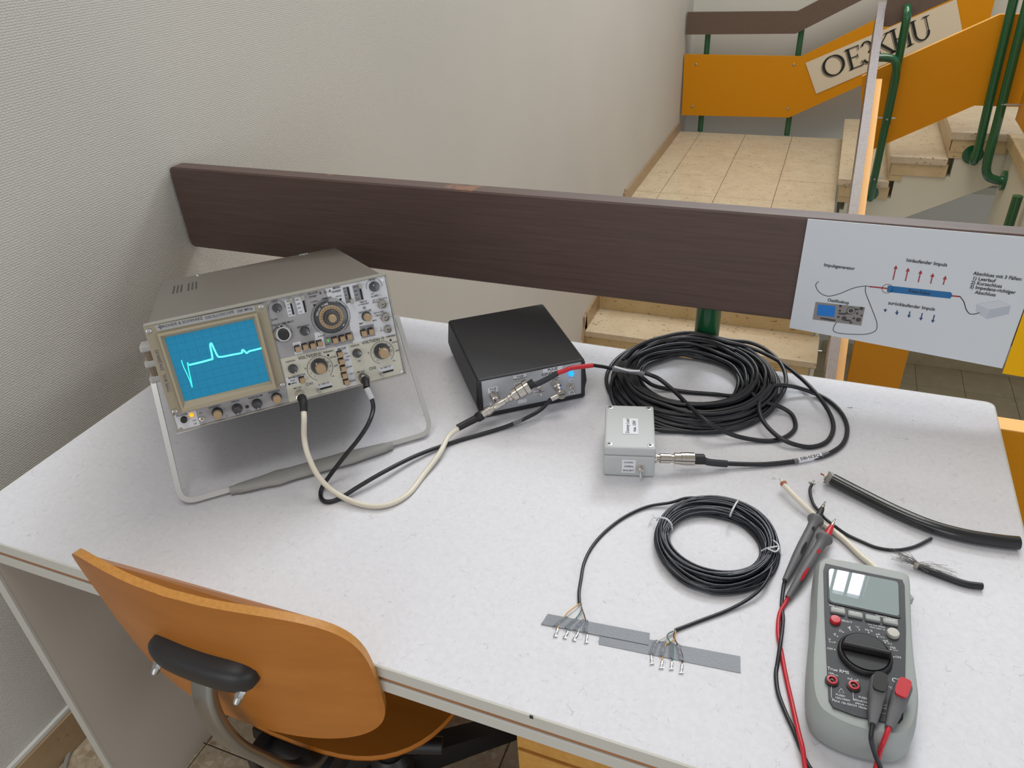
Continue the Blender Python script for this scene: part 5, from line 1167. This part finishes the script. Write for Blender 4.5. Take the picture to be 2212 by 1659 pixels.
# --- test leads with probes and banana plugs
zp3 = lambda x, y, h: dk(1640 + x / 6.405, 1400 + y / 6.405, h)
def probe(root, tip, c0, c1, fl_, tail, mcol, cutpts):
    P = [Vector(p) for p in (tip, c0, c1, fl_, tail)]; d = (P[4] - P[3]).normalized()
    L = (P[4] - P[3]).length
    ob('probe_tip', G().lathe([(.0003, 0), (.0017, (P[1] - P[0]).length * .38), (.0012, (P[1] - P[0]).length * .45), (.0022, (P[1] - P[0]).length * .6), (.0022, (P[1] - P[0]).length + .003)], P[0], P[1] - P[0], 14), CHROME, root, True)
    ob('probe_nose', G().lathe([(.0028, 0), (.0036, .004), (.0046, (P[2] - P[1]).length), (.0046, (P[3] - P[1]).length + .002)], P[1], P[2] - P[1], 18), mcol, root, True)
    bd = ob('probe_body', G().lathe([(.0046, -.001), (.0098, 0), (.0106, .002), (.0098, .0045), (.0068, .009), (.0062, .020), (.0066, L * .45), (.0062, L * .62), (.0050, L * .8), (.0036, L)], P[3], P[4] - P[3], 22), PROBEG, root, True, sharp=.9)
    for t, w_, l_ in cutpts:
        c = P[3] + (P[4] - P[3]) * t; sdv = Z.cross(d).normalized(); up_ = d.cross(sdv); up_ = up_ if up_.z > 0 else -up_
        rad = .0061
        g_ = G().loft([[c + d * (l_ * cos(a)) + (sdv * sin(w_ * .16 * math.sin(a) / .0008 * .06 + 0.0) + up_ * 1) .normalized() * (rad + .0006) for a in [2 * PI * k / 14 for k in range(14)]]]) if False else None
        pts_ = []
        for k in range(14):
            a = 2 * PI * k / 14; ang = w_ * sin(a) + (-.55)
            pts_.append(c + d * (l_ * cos(a)) + (sdv * -sin(ang) + up_ * cos(ang)) * (rad + .0007))
        ob('colour_inlay', G().flat(pts_).flat([p + (c - p).normalized() * .0001 for p in pts_]), mcol, bd)
def plug(root, a, b, mcol, capcol):
    a = Vector(a); b = Vector(b); d = b - a; L = d.length; d.normalize(); s_ = Z.cross(d).normalized()
    rings = []
    for t, w_, h_ in ((0, .0070, .0085), (.06, .0082, .0100), (.40, .0078, .0092), (.58, .0060, .0070), (.64, .0062, .0066), (.8, .0052, .0052), (1, .0036, .0038)):
        c = a + (b - a) * t; rings.append([c + s_ * (w_ * (abs(cos(q)) ** .6) * (1 if cos(q) > 0 else -1)) + Z * (h_ * (abs(sin(q)) ** .6) * (1 if sin(q) > 0 else -1)) for q in [2 * PI * k / 20 for k in range(20)]])
    bd = ob('banana_plug', G().loft(rings), PROBEG, root, True, sharp=.8)
    c = a + d * L * .20 + Z * .0095
    pr = [c + s_ * (.0060 * (abs(cos(q)) ** .5) * (1 if cos(q) > 0 else -1)) + d * (.0100 * (abs(sin(q)) ** .5) * (1 if sin(q) > 0 else -1)) for q in [2 * PI * k / 20 for k in range(20)]]
    ob('plug_cap', G().prism(pr, (0, 0, .0022)), capcol, bd)
    ob('plug_shank', G().cyl(a + d * .006, Vector((a.x, a.y, DZ + .046)) + d * .006, .0050, 14), PROBEG, root)
LH = .0470
bl = thing('test_lead', 'black test lead with grey probe, the left one of the two', 'test lead', dk(1700, 1420, 0))
probe(bl, zp1(1236, 453, .020), zp1(1196, 538, .019), zp1(1150, 640, .018), zp1(1122, 668, .018), zp1(752, 1405, .007), BLKM, ((.20, .35, .0035), (.52, .35, .0115)))
bp_ = z6p = lambda x, y, h: dk(1700 + x / 3.4625, 1180 + y / 3.4625, h)
ba, bb = z6p(690, 1000, .058), z6p(640, 1335, .050)
plug(bl, ba, bb, BLKM, BLKM)
cable('lead', [zp1(754, 1400, .0072), zp1(735, 1470, .004), z8(1993, 1000, .0026), z8(2003, 1130, .0026), z8(1985, 1300, .0072), z8(1955, 1500, .0028), zp3(238, 280, .0028), zp3(232, 400, .0028), zp3(262, 620, .0028), zp3(350, 860, .0028), zp3(480, 1150, .0028), zp3(580, 1400, .0028), zp3(690, 1640, .0028), dk(1790, 1705, .0028), dk(1850, 1715, .0028), dk(1895, 1690, .008), dk(1902, 1660, .018), z6p(665, 1575, .032), z6p(630, 1450, .045), bb + (bb - ba).normalized() * .004, bb - (bb - ba).normalized() * .004], .0023, JACKET, bl, 8, 10)
rl = thing('test_lead', 'red test lead with grey probe, the right one of the two', 'test lead', dk(1720, 1440, 0))
probe(rl, zp1(1356, 665, .020), zp1(1308, 752, .018), zp1(1262, 848, .017), zp1(1228, 892, .0165), zp1(785, 1612, .006), RED, ((.27, .35, .0040), (.65, .30, .0125)))
ra, rb_ = z6p(872, 1048, .058), z6p(762, 1360, .050)
plug(rl, ra, rb_, RED, RED)
cable('lead', [zp1(790, 1605, .0065), zp1(765, 1655, .004), z8(1975, 1080, .003), z8(1963, 1230, .0028), z8(1990, 1400, .0026), zp3(300, 20, .0026), zp3(368, 390, .0026), zp3(450, 750, .0028), zp3(540, 1150, .0072), zp3(598, 1380, .0080), zp3(635, 1640, .0030), dk(1752, 1725, .0026), dk(1800, 1740, .0026), dk(1855, 1728, .0075), dk(1885, 1680, .012), dk(1900, 1625, .028), z6p(720, 1470, .042), rb_ + (rb_ - ra).normalized() * .005, rb_ - (rb_ - ra).normalized() * .004], .0024, RED, rl, 8, 10)

# --- grey power cord by the skirting
pc = ob('power_cord', G().tube(catmull([at_z(184, 1562, .012), at_z(170, 1582, .006), at_z(157, 1606, .005), at_z(146, 1635, .005), at_z(137, 1668, .005), at_z(120, 1760, .005)], 6), .0045, 8), mat('grey_cord', (150, 146, 138), .5), None, True)
tag(pc, 'grey power cord lying on the tiles beside the skirting behind the desk side panel', 'cable')

# ================================================================== CHAIR
ch = thing('swivel_chair', 'honey plywood swivel chair pushed under the front edge of the desk', 'chair', (-.58, .62, 0))
c0 = Vector((-.582, .3965, .7165)); yw = .010; ln_ = .12; HH = .272; KK = .94; n1 = 3.7; BW = .412
e_ = Vector((cos(yw), sin(yw), 0)); f_ = Vector((-sin(yw), cos(yw), 0)); up_ = Z * cos(ln_) - f_ * sin(ln_); fn_ = f_ * cos(ln_) + Z * sin(ln_)
def bpt(U, V, t=0.0):
    nrm = (fn_ - e_ * 2 * KK * U).normalized(); return c0 + e_ * U + up_ * V + fn_ * KK * U * U + nrm * t
def sgnp(v, p): return (abs(v) ** p) * (1 if v >= 0 else -1)
def shell(th0, th1, grow=0.0):
    rings = []; NS = 112; NR = 9
    out = []
    for side, th in ((0, th0), (1, th1)):
        for k in range(NR + 1):
            s_ = k / NR if side == 0 else 1 - k / NR
            s_ = max(s_, .002); s2_ = s_ ** .8
            out.append([bpt(s2_ * (BW / 2 + grow) * sgnp(cos(a), 2 / n1), s2_ * (HH / 2 + grow) * sgnp(sin(a), 2 / n1), th) for a in [2 * PI * i / NS for i in range(NS)]])
    return out
rg = shell(-.005, .005)
half = len(rg) // 2
ob('backrest', G().loft([rg[i] for i in range(half)] ), PLY, ch, True)
ob('backrest_front', G().loft([rg[i] for i in range(half, len(rg))]), PLY, ch, True)
ed = G().loft([rg[half - 1], rg[half]], cap=False)
ob('backrest_edge', ed, PLYE, ch, True, 'pale layered plywood edge')
# bracket
def brk(U, V, t): return bpt(U, V, -t)
rings = []
for i in range(25):
    U = -.078 + .150 * i / 24; s_ = 1 - abs((U + .003) / .0760) ** 6; s_ = max(s_, .12) ** .5
    rings.append([brk(U, .008 + .0225 * s_ * sgnp(cos(a), .7), .004 + .024 * s_ * max(0, sin(a)) ** .6) for a in [PI * k / 12 for k in range(13)]])
ob('back_bracket', G().loft(rings), mat('black_rubberised', (36, 35, 37), .45), ch, True, sharp=.9)
for U in (-.062, .055):
    a = brk(U, -.004, .020); d = -fn_ - Z * .75 - X * .15
    ob('acorn_nut', G().lathe([(.0066, 0), (.0066, .003), (.0056, .0035), (.0056, .008), (.0052, .009)], a, d, 6).lathe([(.0048, .008), (.0048, .013), (.0036, .0165), (.0004, .018)], a, d, 16), ALU, ch, True, sharp=.4)
# spine: flat chrome tube
s0 = brk(-.004, -.010, .012)
spn = [s0, s0 + Vector((0, -.010, -.035)), s0 + Vector((.004, -.012, -.08)), s0 + Vector((.012, -.004, -.13)), s0 + Vector((.022, .014, -.18)), s0 + Vector((.030, .036, -.235)), s0 + Vector((.032, .075, -.285)), s0 + Vector((.026, .14, -.305)), s0 + Vector((.02, .22, -.305))]
g = G(); pts = catmull(spn, 6); rings = []
for i, p in enumerate(pts):
    t = (pts[min(i + 1, len(pts) - 1)] - pts[max(i - 1, 0)]).normalized(); y_ = t.cross(X).normalized()
    rings.append([p + X * (.0155 * sgnp(cos(a), .45)) + y_ * (.0085 * sgnp(sin(a), .6)) for a in [2 * PI * k / 20 for k in range(20)]])
ob('spine', G().loft(rings), mat('satin_chrome', (150, 148, 142), .25, metal=.85), ch, True, sharp=.8)
# seat
sc0 = Vector((-.575, .665, .450)); NS = 56
def seat_ring(s_, z): return [sc0 + e_ * (s_ * .205 * sgnp(cos(a), 2 / 2.9)) + f_ * (s_ * .20 * sgnp(sin(a), 2 / 2.7)) + Z * (z + .010 * s_ ** 4 - .012 * max(0, sin(a)) ** 3 * s_ ** 3) for a in [2 * PI * i / NS for i in range(NS)]]
ob('seat', G().loft([seat_ring(max(k / 8, .003), 0) for k in range(9)] + [seat_ring(.995, -.012)] + [seat_ring(max(1 - k / 6, .003), -.012) for k in range(7)]), PLY, ch, True)
# mechanism under the seat, gas column, star base, castors
CHB = mat('chair_black', (26, 26, 28), .42)
ob('mechanism', G().box((-.575, .62, .405), (.15, .20, .05), .012), CHB, ch, True)
ob('tilt_housing', G().box((-.60, .515, .365), (.13, .09, .055), .012), CHB, ch, True)
ob('tilt_bracket', G().box((-.655, .50, .375), (.018, .11, .06), .004), CHB, ch)
ob('lever', G().cyl((-.56, .515, .385), (-.40, .575, .375), .013, 14), CHB, ch, True)
ob('seat_arm', G().box((-.64, .60, .425), (.035, .22, .012), .004), CHB, ch); ob('seat_arm', G().box((-.51, .60, .425), (.035, .22, .012), .004), CHB, ch)
ob('column', G().cyl((-.575, .66, .12), (-.575, .66, .39), .026, 20), CHB, ch, True)
ob('base_hub', G().lathe([(.045, .075), (.045, .12), (.03, .14)], (-.575, .66, 0), Z, 24), CHB, ch, True)
for k in range(5):
    a = 3.21 + k * 2 * PI / 5; d = Vector((cos(a), sin(a), 0)); s_ = Vector((-sin(a), cos(a), 0)); c = Vector((-.575, .66, 0))
    rings = []
    for r_x, w_, z0_, z1_ in ((.03, .030, .075, .125), (.15, .026, .075, .115), (.29, .022, .072, .098), (.305, .016, .074, .094)):
        rings.append([c + d * r_x + s_ * (w_ * x_) + Z * z_ for x_, z_ in ((-1, z0_), (1, z0_), (.7, z1_), (-.7, z1_))])
    ob('base_leg', G().loft(rings), CHB, ch)
    q = c + d * .285; g = G(); a2 = a + 1.1 + k; d2 = Vector((cos(a2), sin(a2), 0))
    for sg in (-1, 1): g.lathe([(.020, 0), (.026, .003), (.026, .014), (.020, .018)], q + d2 * (sg * .004) + Z * .0262, d2 * sg, 18)
    g.cyl(q + Z * .026, q + Z * .078, .006, 10)
    ob('castor', g, CHB, ch, True)
